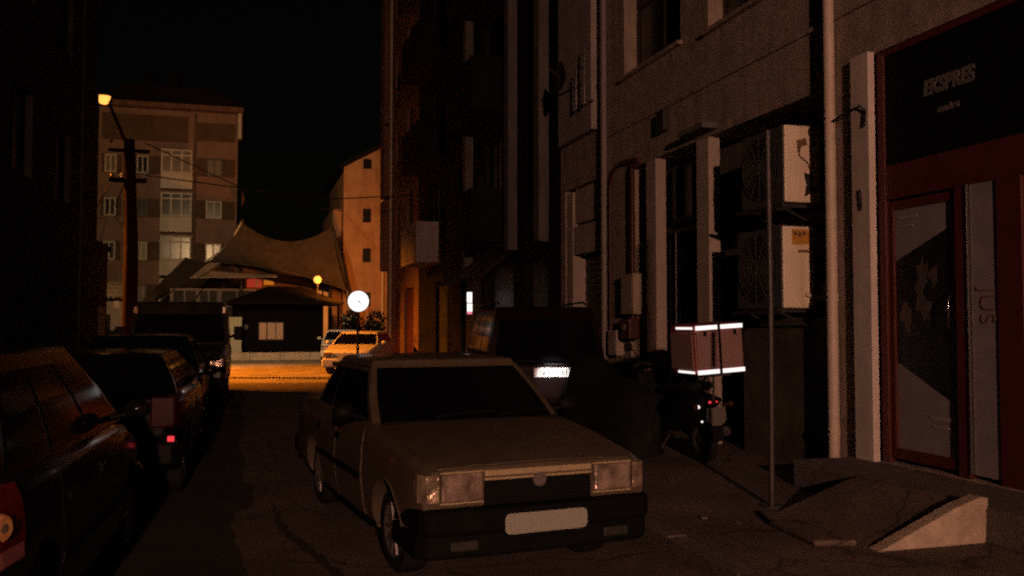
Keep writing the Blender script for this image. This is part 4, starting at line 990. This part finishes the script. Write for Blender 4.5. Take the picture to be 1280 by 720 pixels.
# ---- the golden beige saloon in the middle of the street
SED = [(0.07, 0.765, 0.39, 0.755), (0.16, 0.79, 0.36, 0.79), (0.34, 0.80, 0.24, 0.815), (0.60, 0.81, 0.20, 0.855), (1.18, 0.822, 0.19, 0.915), (1.36, 0.825, 0.19, 0.93), (2.3, 0.827, 0.19, 0.935),
       (3.15, 0.822, 0.19, 0.94), (3.40, 0.815, 0.20, 0.945), (4.05, 0.795, 0.26, 0.925), (4.20, 0.775, 0.33, 0.88)]
class Sedan(Car): track = 0.665; rim = 'alloy'; spokes = 10; glass = 'glass_tint'; wheel_steer = R(3)
sd_ = Sedan('parked_car', 'golden beige boxy saloon with rectangular headlights parked at an angle in the road', 'car', (1.78, 5.36, 0), R(6.9), SED,
            (1.26, 3.42, 0.885, 0.75, 1.88, 2.98, 1.325, 0.615), (0.75, 3.24), 0.285, 'paint_gold')
sd_.screens(); sd_.side_windows([(0.05, 0.30), (0.345, 0.67), (0.70, 0.93)][1:] + [(0.06, 0.315)], 0.10, 0.88)
sd_.doors([(1.36, 2.22), (2.24, 2.98)], 0.27, 0.885)
sd_.mirror(1.50, 0.97, 0.79)
so = sd_.o
# bonnet panel, with a shut line and two pressed creases
def hood(u, y):
    w, zb, zt = interp(SED, y); return (u*w*0.86, y, zt + 0.02*(1 - abs(u)**1.6) + 0.004*math.exp(-((abs(u)-0.62)/0.05)**2))
MB().patch(hood, -1, 1, 0.085, 1.17, 16, 8, 0.010, 0.012, (0, 1, 0.2)).build('bonnet', 'paint_gold', so, smooth=40, bevel=0.004)
MB().box(-0.70, 0.70, 1.185, 1.235, 0.925, 0.945).build('cowl_grille', 'black_plastic', so, bevel=0.006)
for x0, x1 in ((-0.30, 0.18), (0.20, 0.62)):
    mb = MB().tube([(x0, 1.20, 0.955), ((x0+x1)/2, 1.22, 0.99), (x1, 1.245, 0.985)], 0.008, 6); mb.tube([(x0, 1.205, 0.968), (x1, 1.25, 0.995)], 0.006, 5)
    mb.build('wiper', 'black_plastic', so)
# nose: grille strips, black grille, badge disc, lamps
ns = MB()
ns.box(-0.37, 0.37, 0.045, 0.09, 0.712, 0.752); ns.build('grille_strip', 'trim_beige', so, bevel=0.008)
MB().box(-0.37, 0.37, 0.050, 0.09, 0.688, 0.704).build('grille_strip', 'trim_beige', so, bevel=0.004)
gr = MB().box(-0.37, 0.37, 0.068, 0.10, 0.50, 0.686)
for i in range(7): gr.box(-0.365, 0.365, 0.052, 0.067, 0.515 + i*0.024, 0.515 + i*0.024 + 0.010)
gr.build('grille', 'black_plastic', so)
MB().lathe([(0.001, -0.012), (0.040, -0.011), (0.047, -0.004), (0.047, 0.01)], (0.0, 0.05, 0.675), 'y', 24).build('badge', 'badge', so, smooth=40)
for sd in (-1, 1):
    x0, x1 = sorted((sd*0.385, sd*0.655))
    hl = MB().box(x0, x1, 0.035, 0.10, 0.572, 0.742).build('headlight', 'headlamp', so, bevel=0.014)
    MB().box(x0-0.006, x1+0.006, 0.048, 0.10, 0.560, 0.570).build('bezel', 'trim_beige', hl)
    MB().box(x0-0.006, x1+0.006, 0.048, 0.10, 0.744, 0.754).build('bezel', 'trim_beige', hl)
    x0, x1 = sorted((sd*0.668, sd*0.768))
    ind = MB().prism([(sd*0.668, 0.035), (sd*0.748, 0.045), (sd*0.785, 0.115), (sd*0.785, 0.20), (sd*0.668, 0.20)], 'z', 0.572, 0.742).build('indicator', 'signal_clear', so, bevel=0.006)
# bumper with wrapped ends, fog lamp recesses, lower valance
def bump_sec(y0, y1, z0, z1, w, name, m, bev=0.02):
    poly = [(-w, y1+0.45), (-w, y0+0.10), (-w+0.06, y0+0.025), (-w*0.5, y0), (w*0.5, y0), (w-0.06, y0+0.025), (w, y0+0.10), (w, y1+0.45), (w-0.06, y1+0.45), (w-0.06, y1), (-w+0.06, y1), (-w+0.06, y1+0.45)]
    return MB().prism(poly, 'z', z0, z1).build(name, m, so, bevel=bev)
bump_sec(-0.045, 0.10, 0.385, 0.535, 0.795, 'bumper', 'bumper', 0.03)
bump_sec(0.00, 0.16, 0.235, 0.383, 0.80, 'valance', 'bumper', 0.03)
for x in (-0.52, 0.52):
    MB().box(x-0.09, x+0.09, -0.006, 0.05, 0.285, 0.345).build('fog_lamp', 'dark_metal', so, bevel=0.012)
pl = MB(); n = []
for (cx, cz, a0) in ((0.21, 0.405, -90), (0.21, 0.465, 0), (-0.21, 0.465, 90), (-0.21, 0.405, 180)):
    for j in range(7): a = R(a0 + 15*j); n.append((cx + 0.035 + 0.035*math.cos(a) - (0.07 if cx < 0 else 0) , cz + 0.033*math.sin(a)))
pl.prism(n, 'y', -0.062, -0.050).build('number_plate', 'plate_grey', so, bevel=0.003)
# trims: side moulding, wheel arch lips, sill, rain gutter
for sd in (-1, 1):
    for y0, y1 in ((1.38, 2.21), (2.25, 2.97)): sd_.pt('side_moulding', 'bumper', sd_.side(sd), y0, y1, 0.52, 0.565, 0.016, 0.012, 8, 2, inner=(0, 2, 0.5))
    sd_.pt('sill', 'bumper', sd_.side(sd), 1.13, 2.86, 0.20, 0.26, 0.010, 0.008, 10, 2, inner=(0, 2, 0.5))
    for yw in (0.75, 3.24):
        pts = []
        for j in range(17):
            a = R(-12 + 204*j/16); y = yw + 0.345*math.cos(a); z = 0.28 + 0.345*math.sin(a); p = sd_.side(sd)(y, max(z, 0.21)); pts.append((p[0]+sd*0.004, p[1], max(z, 0.21)))
        MB().tube(pts, 0.008, 6).build('arch_lip', 'paint_gold', so, smooth=50)
    f = sd_.cab_side(sd)
    MB().tube([f(0.012, 0.02), f(0.012, 0.5), f(0.012, 0.97), f(0.3, 0.985), f(0.7, 0.985), f(0.985, 0.97)], 0.011, 6).build('rain_gutter', 'paint_gold', so, smooth=60)
    MB().tube([f(0.33, 0.09), f(0.33, 0.5), f(0.33, 0.9)], 0.010, 6).build('window_trim', 'chrome', so)
    MB().box(*sorted((sd*0.45, sd*0.75)), 4.19, 4.225, 0.60, 0.84).build('tail_lamp', 'red_lens', so, bevel=0.01)
mb = MB().box(-0.80, 0.80, 4.14, 4.30, 0.36, 0.53); mb.build('rear_bumper', 'bumper', so, bevel=0.03)
mb = MB().box(-0.5, 0.5, 1.2, 3.6, 0.15, 0.22); mb.cyl((0.3, 3.5, 0.22), (0.3, 4.3, 0.22), 0.025, n=8); mb.build('underbody', 'rubber', so)

# ---- wine red people carrier with plate, seen from behind (its tail is at larger local y: turn it round)
SUVP = [(0.0, 0.70, 0.35, 0.80), (0.15, 0.80, 0.28, 0.88), (0.9, 0.85, 0.25, 1.00), (1.3, 0.86, 0.25, 1.05), (3.0, 0.87, 0.25, 1.07), (4.0, 0.86, 0.30, 1.08), (4.22, 0.83, 0.36, 1.06), (4.28, 0.80, 0.42, 1.02)]
class Suv(Car): track = 0.74; rim = 'steel_rim'; spokes = 5; glass = 'glass_tint'
sv = Suv('parked_car', 'tall wine red people carrier with white rear plate lit by an added lamp parked behind the saloon', 'car', (4.40, 15.45, 0), R(180 - 8), SUVP,
         (1.0, 4.22, 1.03, 0.80, 1.75, 4.02, 1.83, 0.66), (0.85, 3.45), 0.33, 'paint_wine')
sv.screens(wr=(-0.90, 0.90, 0.10, 0.88)); sv.side_windows([(0.05, 0.30), (0.33, 0.62), (0.65, 0.93)])
sv.doors([(1.2, 2.15), (2.18, 3.05)], 0.32, 1.0); sv.mirror(1.35, 1.12, 0.84, 'paint_wine')
vo = sv.o
MB().box(-0.84, 0.84, 4.20, 4.40, 0.36, 0.62).build('rear_bumper', 'bumper', vo, bevel=0.04)
for sd in (-1, 1):
    MB().box(*sorted((sd*0.66, sd*0.80)), 4.20, 4.31, 0.72, 1.16).build('tail_lamp', 'red_dim', vo, bevel=0.02)
    MB().tube([(sd*0.60, 1.9, 1.90), (sd*0.60, 2.1, 1.94), (sd*0.60, 3.7, 1.95), (sd*0.60, 3.9, 1.91)], 0.016, 6).build('roof_rail', 'dark_metal', vo)
np_ = MB().box(-0.315, 0.205, 4.312, 4.325, 0.955, 1.075).build('number_plate', 'plate', vo, bevel=0.004)
text_mesh('plate_characters', '16 SV 7163', 0.105, 0.002, 'plate_ink', np_, Matrix(((-1,0,0,-0.055),(0,0,1,4.327),(0,1,0,1.013),(0,0,0,1))), xscale=0.78)
lg = MB().box(-0.20, 0.08, 4.30, 4.36, 1.115, 1.135).build('added_plate_lamp', 'black_plastic', vo)  # housing added for the spot that brightens the plate
light('SPOT', 'added_plate_light', (-0.055, 4.60, 1.09), 9.0, (1, 0.95, 0.92), vo, 0.02, target=(-0.055, 4.32, 1.00), size=84, blend=0.4)  # added spot, makes the rear plate shine like reflected flash
MB().box(-0.55, 0.55, 4.285, 4.30, 0.66, 1.10).build('tailgate', 'paint_wine', vo, bevel=0.01)
MB().tube([(0.0, 4.29, 1.14), (0.35, 4.285, 1.17), (0.55, 4.28, 1.16)], 0.012, 6).build('rear_wiper', 'black_plastic', vo)

# ---- row of dark cars along the left
HAT = [(0.0, 0.70, 0.32, 0.70), (0.12, 0.79, 0.25, 0.80), (0.8, 0.85, 0.21, 0.94), (1.2, 0.86, 0.20, 0.98), (2.6, 0.865, 0.20, 1.02), (3.6, 0.855, 0.24, 1.03), (3.86, 0.82, 0.32, 1.00), (3.94, 0.78, 0.40, 0.95)]
class Hatch(Car): track = 0.74; rim = 'alloy'; spokes = 7; glass = 'glass_tint'
def hatch(label, loc, rz, paint, H=1.50, red='red_dim'):
    c = Hatch('parked_car', label, 'car', loc, rz, HAT, (0.95, 3.84, 0.985, 0.80, 1.75, 3.35, H-0.06, 0.62), (0.78, 3.24), 0.315, paint)
    c.screens(); c.side_windows([(0.05, 0.34), (0.37, 0.66), (0.69, 0.93)]); c.doors([(1.18, 2.12), (2.15, 2.92)], 0.30, 0.94); c.mirror(1.30, 1.06, 0.82, paint)
    v = c.o
    MB().box(-0.82, 0.82, 3.84, 4.02, 0.34, 0.60).build('rear_bumper', paint, v, bevel=0.05)
    MB().box(-0.81, 0.81, -0.06, 0.12, 0.30, 0.56).build('bumper', paint, v, bevel=0.05)
    for sd in (-1, 1):
        sf = c.side(sd)
        tl = c.pt('tail_lamp', red, sf, 3.60, 3.92, 0.70, 1.0, 0.016, 0.014, 5, 5, inner=(0, 2, 0.7))
        MB().box(*sorted((sd*0.58, sd*0.80)), 3.90, 3.965, 0.70, 0.99).build('lamp_cluster', red, tl, bevel=0.02)
        if red == 'red_lens':
            xs, ys = sf(3.80, 0.86)[0], 3.80
            d = Vector((sd*0.90, 0.40, 0.0)).normalized()
            MB().cyl(Vector((xs, ys, 0.86)) - d*0.01, Vector((xs, ys, 0.86)) + d*0.026, 0.062, 0.050, 22).build('amber_lamp', 'amber_lens', tl, smooth=50, bevel=0.006)
            MB().cyl(Vector((xs, ys, 0.86)) + d*0.0265, Vector((xs, ys, 0.86)) + d*0.030, 0.020, 0.014, 14).build('bulb', 'headlamp', tl, smooth=50)
            c.pt('reverse_lamp', 'clear_lens_red', sf, 3.63, 3.91, 0.71, 0.77, 0.022, 0.008, 5, 3, tl, inner=(0, 2, 0.7))
        MB().box(*sorted((sd*0.42, sd*0.72)), -0.02, 0.15, 0.60, 0.75).build('headlight', 'headlamp', v, bevel=0.03)
        c.pt('side_moulding', 'black_plastic', c.side(sd), 1.2, 2.9, 0.50, 0.55, 0.014, 0.012, 8, 2, inner=(0, 2, 0.5))
    MB().box(-0.26, 0.26, 3.96, 3.972, 0.74, 0.86).build('number_plate', 'plate_dim', v, bevel=0.003)
    return c
LX = -1.60
near = hatch('nearest black hatchback on the left with round amber lamp in its tail cluster', (-1.60, 7.74, 0), R(180 - 2), 'paint_black', 1.54, 'red_lens')
hatch('second black car on the left, parked just ahead of the nearest hatchback', (-1.36, 12.75, 0), R(180 - 1), 'paint_graphite', 1.38)
c2 = [o for o in C.objects if o.get('label', '').startswith('second black car')][0]
MB().box(-0.80, -0.74, 4.018, 4.03, 0.585, 0.635).build('reflector', 'red_glint_glow', c2, bevel=0.006)  # reflector's flash glint put in as red glow
hatch('third dark car on the left, right in front of the van', (-1.50, 17.0, 0), R(180 + 1), 'paint_navy', 1.50)

VAN = [(0.0, 0.80, 0.35, 0.95), (0.10, 0.90, 0.28, 1.08), (0.65, 0.95, 0.25, 1.22), (0.95, 0.96, 0.25, 1.28), (3.0, 0.965, 0.25, 1.30), (4.7, 0.96, 0.30, 1.30), (4.85, 0.94, 0.38, 1.28)]
class Van(Car): track = 0.82; rim = 'steel_rim'; spokes = 8
vn = Van('parked_van', 'dark high roofed van at the far end of the left row', 'van', (-1.30, 18.2, 0), R(0.5), VAN, (0.72, 4.84, 1.25, 0.93, 1.20, 4.80, 2.06, 0.83), (0.85, 3.85), 0.34, 'paint_van')
vn.screens(wf=(-0.92, 0.92, 0.04, 0.74)); vn.side_windows([(0.04, 0.24)], 0.08, 0.75); vn.doors([(0.95, 1.9), (1.93, 3.1)], 0.34, 1.22)
vo2 = vn.o
for sd in (-1, 1):
    mb = MB().cyl((sd*0.93, 0.95, 1.38), (sd*1.06, 0.93, 1.42), 0.03, n=8); mb.box(*sorted((sd*1.03, sd*1.20)), 0.90, 1.0, 1.32, 1.60)
    mb.build('mirror', 'black_plastic', vo2, bevel=0.03)
    MB().box(*sorted((sd*0.58, sd*0.86)), -0.03, 0.12, 0.80, 1.0).build('headlight', 'headlamp', vo2, bevel=0.03)
    MB().box(*sorted((sd*0.80, sd*0.87)), 0.98, 1.02, 1.86, 2.0).build('marker_lamp', 'amber_lens', vo2, bevel=0.01)
MB().box(-0.93, 0.93, -0.10, 0.12, 0.34, 0.62).build('bumper', 'bumper', vo2, bevel=0.05)
MB().box(-0.5, 0.5, -0.03, 0.06, 0.70, 0.92).build('grille', 'black_plastic', vo2, bevel=0.01)
mb = MB(); mb.tube([(-0.5, -0.015, 0.84), (0.5, -0.015, 0.84)], 0.012, 6); mb.build('grille_trim', 'chrome', vo2)

# ---- pale cars out on the square
def city_car(label, loc, rz, paint):
    c = Hatch('parked_car', label, 'car', loc, rz, HAT, (0.95, 3.84, 0.90, 0.80, 1.70, 3.35, 1.34, 0.62), (0.78, 3.24), 0.30, paint)
    c.screens(); c.side_windows([(0.05, 0.34), (0.37, 0.66), (0.69, 0.93)]); c.doors([(1.18, 2.12), (2.15, 2.92)], 0.30, 0.90); c.mirror(1.30, 1.0, 0.82, paint)
    v = c.o
    MB().box(-0.81, 0.81, -0.07, 0.12, 0.26, 0.54).build('bumper', paint, v, bevel=0.05)
    MB().box(-0.45, 0.45, -0.085, -0.06, 0.30, 0.44).build('grille', 'black_plastic', v, bevel=0.01)
    for sd in (-1, 1): MB().box(*sorted((sd*0.45, sd*0.76)), -0.025, 0.14, 0.58, 0.73).build('headlight', 'headlamp', v, bevel=0.03)
    MB().box(-0.26, 0.26, -0.09, -0.078, 0.46, 0.56).build('number_plate', 'plate', v)
    return c
city_car('white hatchback lit orange standing on the square under the round sign', (3.05, 29.2, 0), R(-20), 'paint_white')
city_car('pale car half hidden between the kiosk and the white hatchback', (3.75, 38.5, 0), R(-8), 'paint_white')

# ---- courier scooter on the pavement, box on its rack, heading up the street
def scooter(label, loc, rz, box, steer=R(-14)):
    o = thing('scooter', label, 'scooter', loc, rz, None)
    for y, nm in ((0.32, 'rear'), (1.58, 'front')):
        w = MB().lathe([(0.15, -0.045), (0.20, -0.055), (0.245, -0.04), (0.258, 0), (0.245, 0.04), (0.20, 0.055), (0.15, 0.045)], (0,0,0), 'x', 28, closed=True).build('wheel', 'rubber', o, smooth=50)
        w.location = (0, y, 0.258)
        rm = MB().lathe([(0.001, -0.05), (0.03, -0.05), (0.035, -0.01), (0.13, -0.012), (0.16, -0.04), (0.16, 0.04), (0.13, 0.012), (0.035, 0.01), (0.03, 0.05), (0.001, 0.05)], (0,0,0), 'x', 24).build('rim', 'dark_metal', w, smooth=40)
        if nm == 'front': w.rotation_euler.z = steer
    # body: tail fairing, floor, leg shield
    mb = MB()
    prof = [(0.12, 0.15, 0.66, 0.76), (0.35, 0.21, 0.48, 0.80), (0.62, 0.22, 0.40, 0.80), (0.86, 0.19, 0.34, 0.74), (0.96, 0.15, 0.28, 0.46), (1.18, 0.15, 0.26, 0.42), (1.30, 0.20, 0.30, 0.70)]
    rows = []
    for y, w, z0, z1 in prof:
        rows.append([(w*math.cos(6.2832*j/14), y, (z0+z1)/2 + (z1-z0)/2*math.sin(6.2832*j/14)) for j in range(14)])
    vs = [p for r_ in rows for p in r_]; fs = []
    for i in range(len(rows)-1):
        for j in range(14): fs.append((i*14+j, i*14+(j+1) % 14, (i+1)*14+(j+1) % 14, (i+1)*14+j))
    fs += [tuple(range(14)), tuple(range((len(rows)-1)*14, len(rows)*14))]
    mb.add(vs, fs); mb.build('fairing', 'black_plastic', o, smooth=60)
    MB().prism([(1.26, 0.36), (1.34, 0.36), (1.46, 0.96), (1.40, 1.0), (1.32, 0.72)], 'x', -0.21, 0.21).build('leg_shield', 'black_plastic', o, bevel=0.05)
    MB().prism([(0.30, 0.80), (0.92, 0.76), (0.98, 0.80), (0.90, 0.87), (0.62, 0.85), (0.50, 0.90), (0.22, 0.90)], 'x', -0.15, 0.15).build('seat', 'rubber', o, bevel=0.04)
    fk = MB()
    for sd in (-1, 1): fk.cyl((sd*0.075, 1.58, 0.26), (sd*0.06, 1.44, 0.75), 0.022, n=8)
    fk.cyl((0, 1.43, 0.7), (0, 1.36, 1.04), 0.03, n=8); fk.build('fork', 'dark_metal', o)
    hb = MB().tube([(-0.33, 1.24, 1.06), (-0.2, 1.33, 1.09), (0, 1.36, 1.05), (0.2, 1.33, 1.09), (0.33, 1.24, 1.06)], 0.014, 8)
    hb.build('handlebar', 'dark_metal', o, smooth=60)
    for sd in (-1, 1):
        MB().tube([(sd*0.20, 1.33, 1.09), (sd*0.27, 1.34, 1.24), (sd*0.33, 1.34, 1.28)], 0.008, 6).cyl((sd*0.35, 1.33, 1.29), (sd*0.35, 1.345, 1.29), 0.055, n=14).build('mirror', 'black_plastic', o)
        MB().cyl((sd*0.12, 0.10, 0.66), (sd*0.21, 0.08, 0.66), 0.012, n=6).lathe([(0.001, -0.03), (0.03, -0.02), (0.035, 0.02), (0.001, 0.03)], (sd*0.22, 0.08, 0.66), 'x', 10).build('indicator', 'dark_lens', o)
    MB().lathe([(0.001, -0.012), (0.07, 0.0), (0.075, 0.06), (0.06, 0.12)], (0, 1.44, 0.93), 'y', 16).build('headlight', 'headlamp', o, smooth=50)
    MB().prism([(1.32, 0.42), (1.45, 0.50), (1.62, 0.545), (1.78, 0.50), (1.86, 0.40), (1.84, 0.39), (1.76, 0.47), (1.62, 0.52), (1.45, 0.475)], 'x', -0.07, 0.07).build('front_mudguard', 'black_plastic', o, bevel=0.01)
    MB().prism([(0.16, 0.64), (0.02, 0.46), (-0.03, 0.28), (-0.01, 0.28), (0.05, 0.45), (0.20, 0.60)], 'x', -0.07, 0.07).build('rear_mudguard', 'black_plastic', o, bevel=0.01)
    ex = MB().tube([(0.14, 0.8, 0.26), (0.17, 0.5, 0.26), (0.18, 0.12, 0.36)], [0.02, 0.05, 0.055], 12); ex.build('exhaust', 'grey_metal', o, smooth=50)
    MB().tube([(-0.12, 0.85, 0.28), (-0.28, 0.92, 0.0)], 0.012, 6).build('side_stand', 'dark_metal', o)
    tl = MB().box(-0.07, 0.07, 0.06, 0.12, 0.67, 0.73).build('tail_lamp', 'red_dim' if box else 'black_plastic', o, bevel=0.012)
    MB().prism([(-0.11, 0.645), (0.12, 0.645), (0.13, 0.50), (0.07, 0.445), (-0.05, 0.445), (-0.12, 0.51)], 'y', 0.015, 0.026).build('number_plate', 'plate_dim' if box else 'black_plastic', o, bevel=0.01)
    rk = MB()
    for sd in (-1, 1): rk.tube([(sd*0.13, 0.55, 0.86), (sd*0.14, 0.3, 0.98), (sd*0.14, -0.08, 1.0)], 0.012, 6)
    rk.tube([(-0.14, -0.08, 1.0), (0.14, -0.08, 1.0)], 0.012, 6); rk.tube([(-0.14, 0.25, 0.985), (0.14, 0.25, 0.985)], 0.012, 6)
    rk.tube([(0.0, 0.02, 1.0), (0.0, 0.06, 0.72)], 0.014, 6); rk.build('luggage_rack', 'grey_metal', o)
    if box:
        X0, X1, Y0, Y1, Z0, Z1 = -0.31, 0.31, -0.14, 0.40, 1.015, 1.565
        bb = MB().box(X0, X1, Y0, Y1, Z0, Z1).build('courier_box', 'moto_red', o, bevel=0.055)
        MB().box(X0-0.004, X1+0.004, Y0-0.005, Y1+0.005, Z1-0.105, Z1-0.097).build('lid_seam', 'black_plastic', bb)
        for xl in (-0.2, 0.17): MB().box(xl, xl+0.035, Y0-0.018, Y0-0.004, Z1-0.135, Z1-0.075).build('latch', 'black_plastic', bb, bevel=0.004)
        MB().box(X0+0.03, X1-0.03, Y0-0.008, Y0+0.01, Z0+0.075, Z1-0.085).build('box_face', 'moto_face', bb, bevel=0.02)
        MB().box(X0-0.006, X0+0.01, Y0+0.04, Y1-0.04, Z0+0.07, Z1-0.09).build('box_face', 'moto_face', bb, bevel=0.006)
        for z0, z1 in ((Z1-0.065, Z1-0.020), (Z0+0.012, Z0+0.057)):
            MB().box(X0+0.02, -0.025, Y0-0.012, Y0-0.001, z0, z1).build('flash_strip', 'strip_white', bb, bevel=0.003)  # reflective strips, returned flash put in as emission
            MB().box(0.015, X1-0.02, Y0-0.012, Y0-0.001, z0, z1).build('flash_strip', 'strip_white', bb, bevel=0.003)
            MB().box(X0-0.010, X0-0.001, Y0+0.02, Y0+0.36, z0+0.012, z1-0.008).build('flash_strip', 'strip_white', bb, bevel=0.003)
        MB().box(-0.02, 0.008, Y0-0.016, Y0-0.009, Z0, Z1).build('strap', 'black_plastic', bb)
        MB().lathe([(0.001, -0.008), (0.018, -0.006), (0.02, 0.006)], (-0.19, 0.06, 0.66), 'y', 10).build('reflector', 'strip_white', o)  # small glints painted as glowing dots
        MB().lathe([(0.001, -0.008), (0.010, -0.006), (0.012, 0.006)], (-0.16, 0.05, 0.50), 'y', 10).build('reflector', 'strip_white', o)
        MB().lathe([(0.001, -0.01), (0.014, -0.006), (0.016, 0.006)], (-0.045, 0.058, 0.70), 'y', 10).build('tail_glint', 'red_glint_glow', tl)  # red glint on the tail lens, put in as glow
        MB().lathe([(0.001, -0.01), (0.009, -0.006), (0.01, 0.006)], (0.04, 0.058, 0.70), 'y', 10).build('tail_glint', 'red_glint_glow', tl)
    return o
scooter('courier scooter with big red box and white reflective strips made to glow on the pavement', (4.93, 8.75, 0.1), R(3), True)
sc = [o for o in C.objects if o.get('label', '').startswith('courier scooter')][0]; sc.rotation_euler.y = R(-3.5)
# bulky motorbike under a dark cover, left of the courier scooter
cv = thing('covered_motorbike', 'bulky motorbike hidden under a black cover in the shadow left of the courier scooter', 'motorbike', (4.36, 9.3, 0.098), R(6))
random.seed(9); rows = []; NP = 28
prof = [(0.0, 0.10, 0.55), (0.08, 0.24, 0.80), (0.45, 0.30, 0.92), (0.85, 0.31, 0.90), (1.2, 0.36, 1.05), (1.42, 0.40, 1.20), (1.60, 0.34, 1.08), (1.85, 0.20, 0.70), (1.98, 0.10, 0.50)]
for i_, (y, w, h) in enumerate(prof):
    row = []
    for j in range(NP):
        a = math.pi * j / (NP - 1); c_, s_ = math.cos(a), math.sin(a)
        fold = 1 + 0.10*math.sin(j*2.3 + i_*1.7)*(1 - s_) + 0.02*random.uniform(-1, 1)
        row.append((w*fold*math.copysign(abs(c_)**0.55, c_)*(1.12 - 0.25*s_), y + 0.03*math.sin(j*1.1), max(0.06 + 0.03*math.sin(j*3.0 + i_), h*s_**0.75)))
    rows.append(row)
vs = [p for r_ in rows for p in r_]; fs = []
for i_ in range(len(rows)-1):
    for j in range(NP-1): fs.append((i_*NP+j, i_*NP+j+1, (i_+1)*NP+j+1, (i_+1)*NP+j))
fs += [tuple(range(NP)), tuple(range((len(rows)-1)*NP, len(rows)*NP))]
cc = MB().add(vs, fs).build('cover', 'cover_cloth', cv, smooth=60); sb_ = cc.modifiers.new('smooth', 'SUBSURF'); sb_.levels = 2; sb_.render_levels = 2
for y in (0.22, 1.68):
    MB().lathe([(0.15, -0.045), (0.22, -0.05), (0.258, 0), (0.22, 0.05), (0.15, 0.045)], (0, y, 0.258), 'x', 24, closed=True).build('wheel', 'rubber', cv, smooth=50)
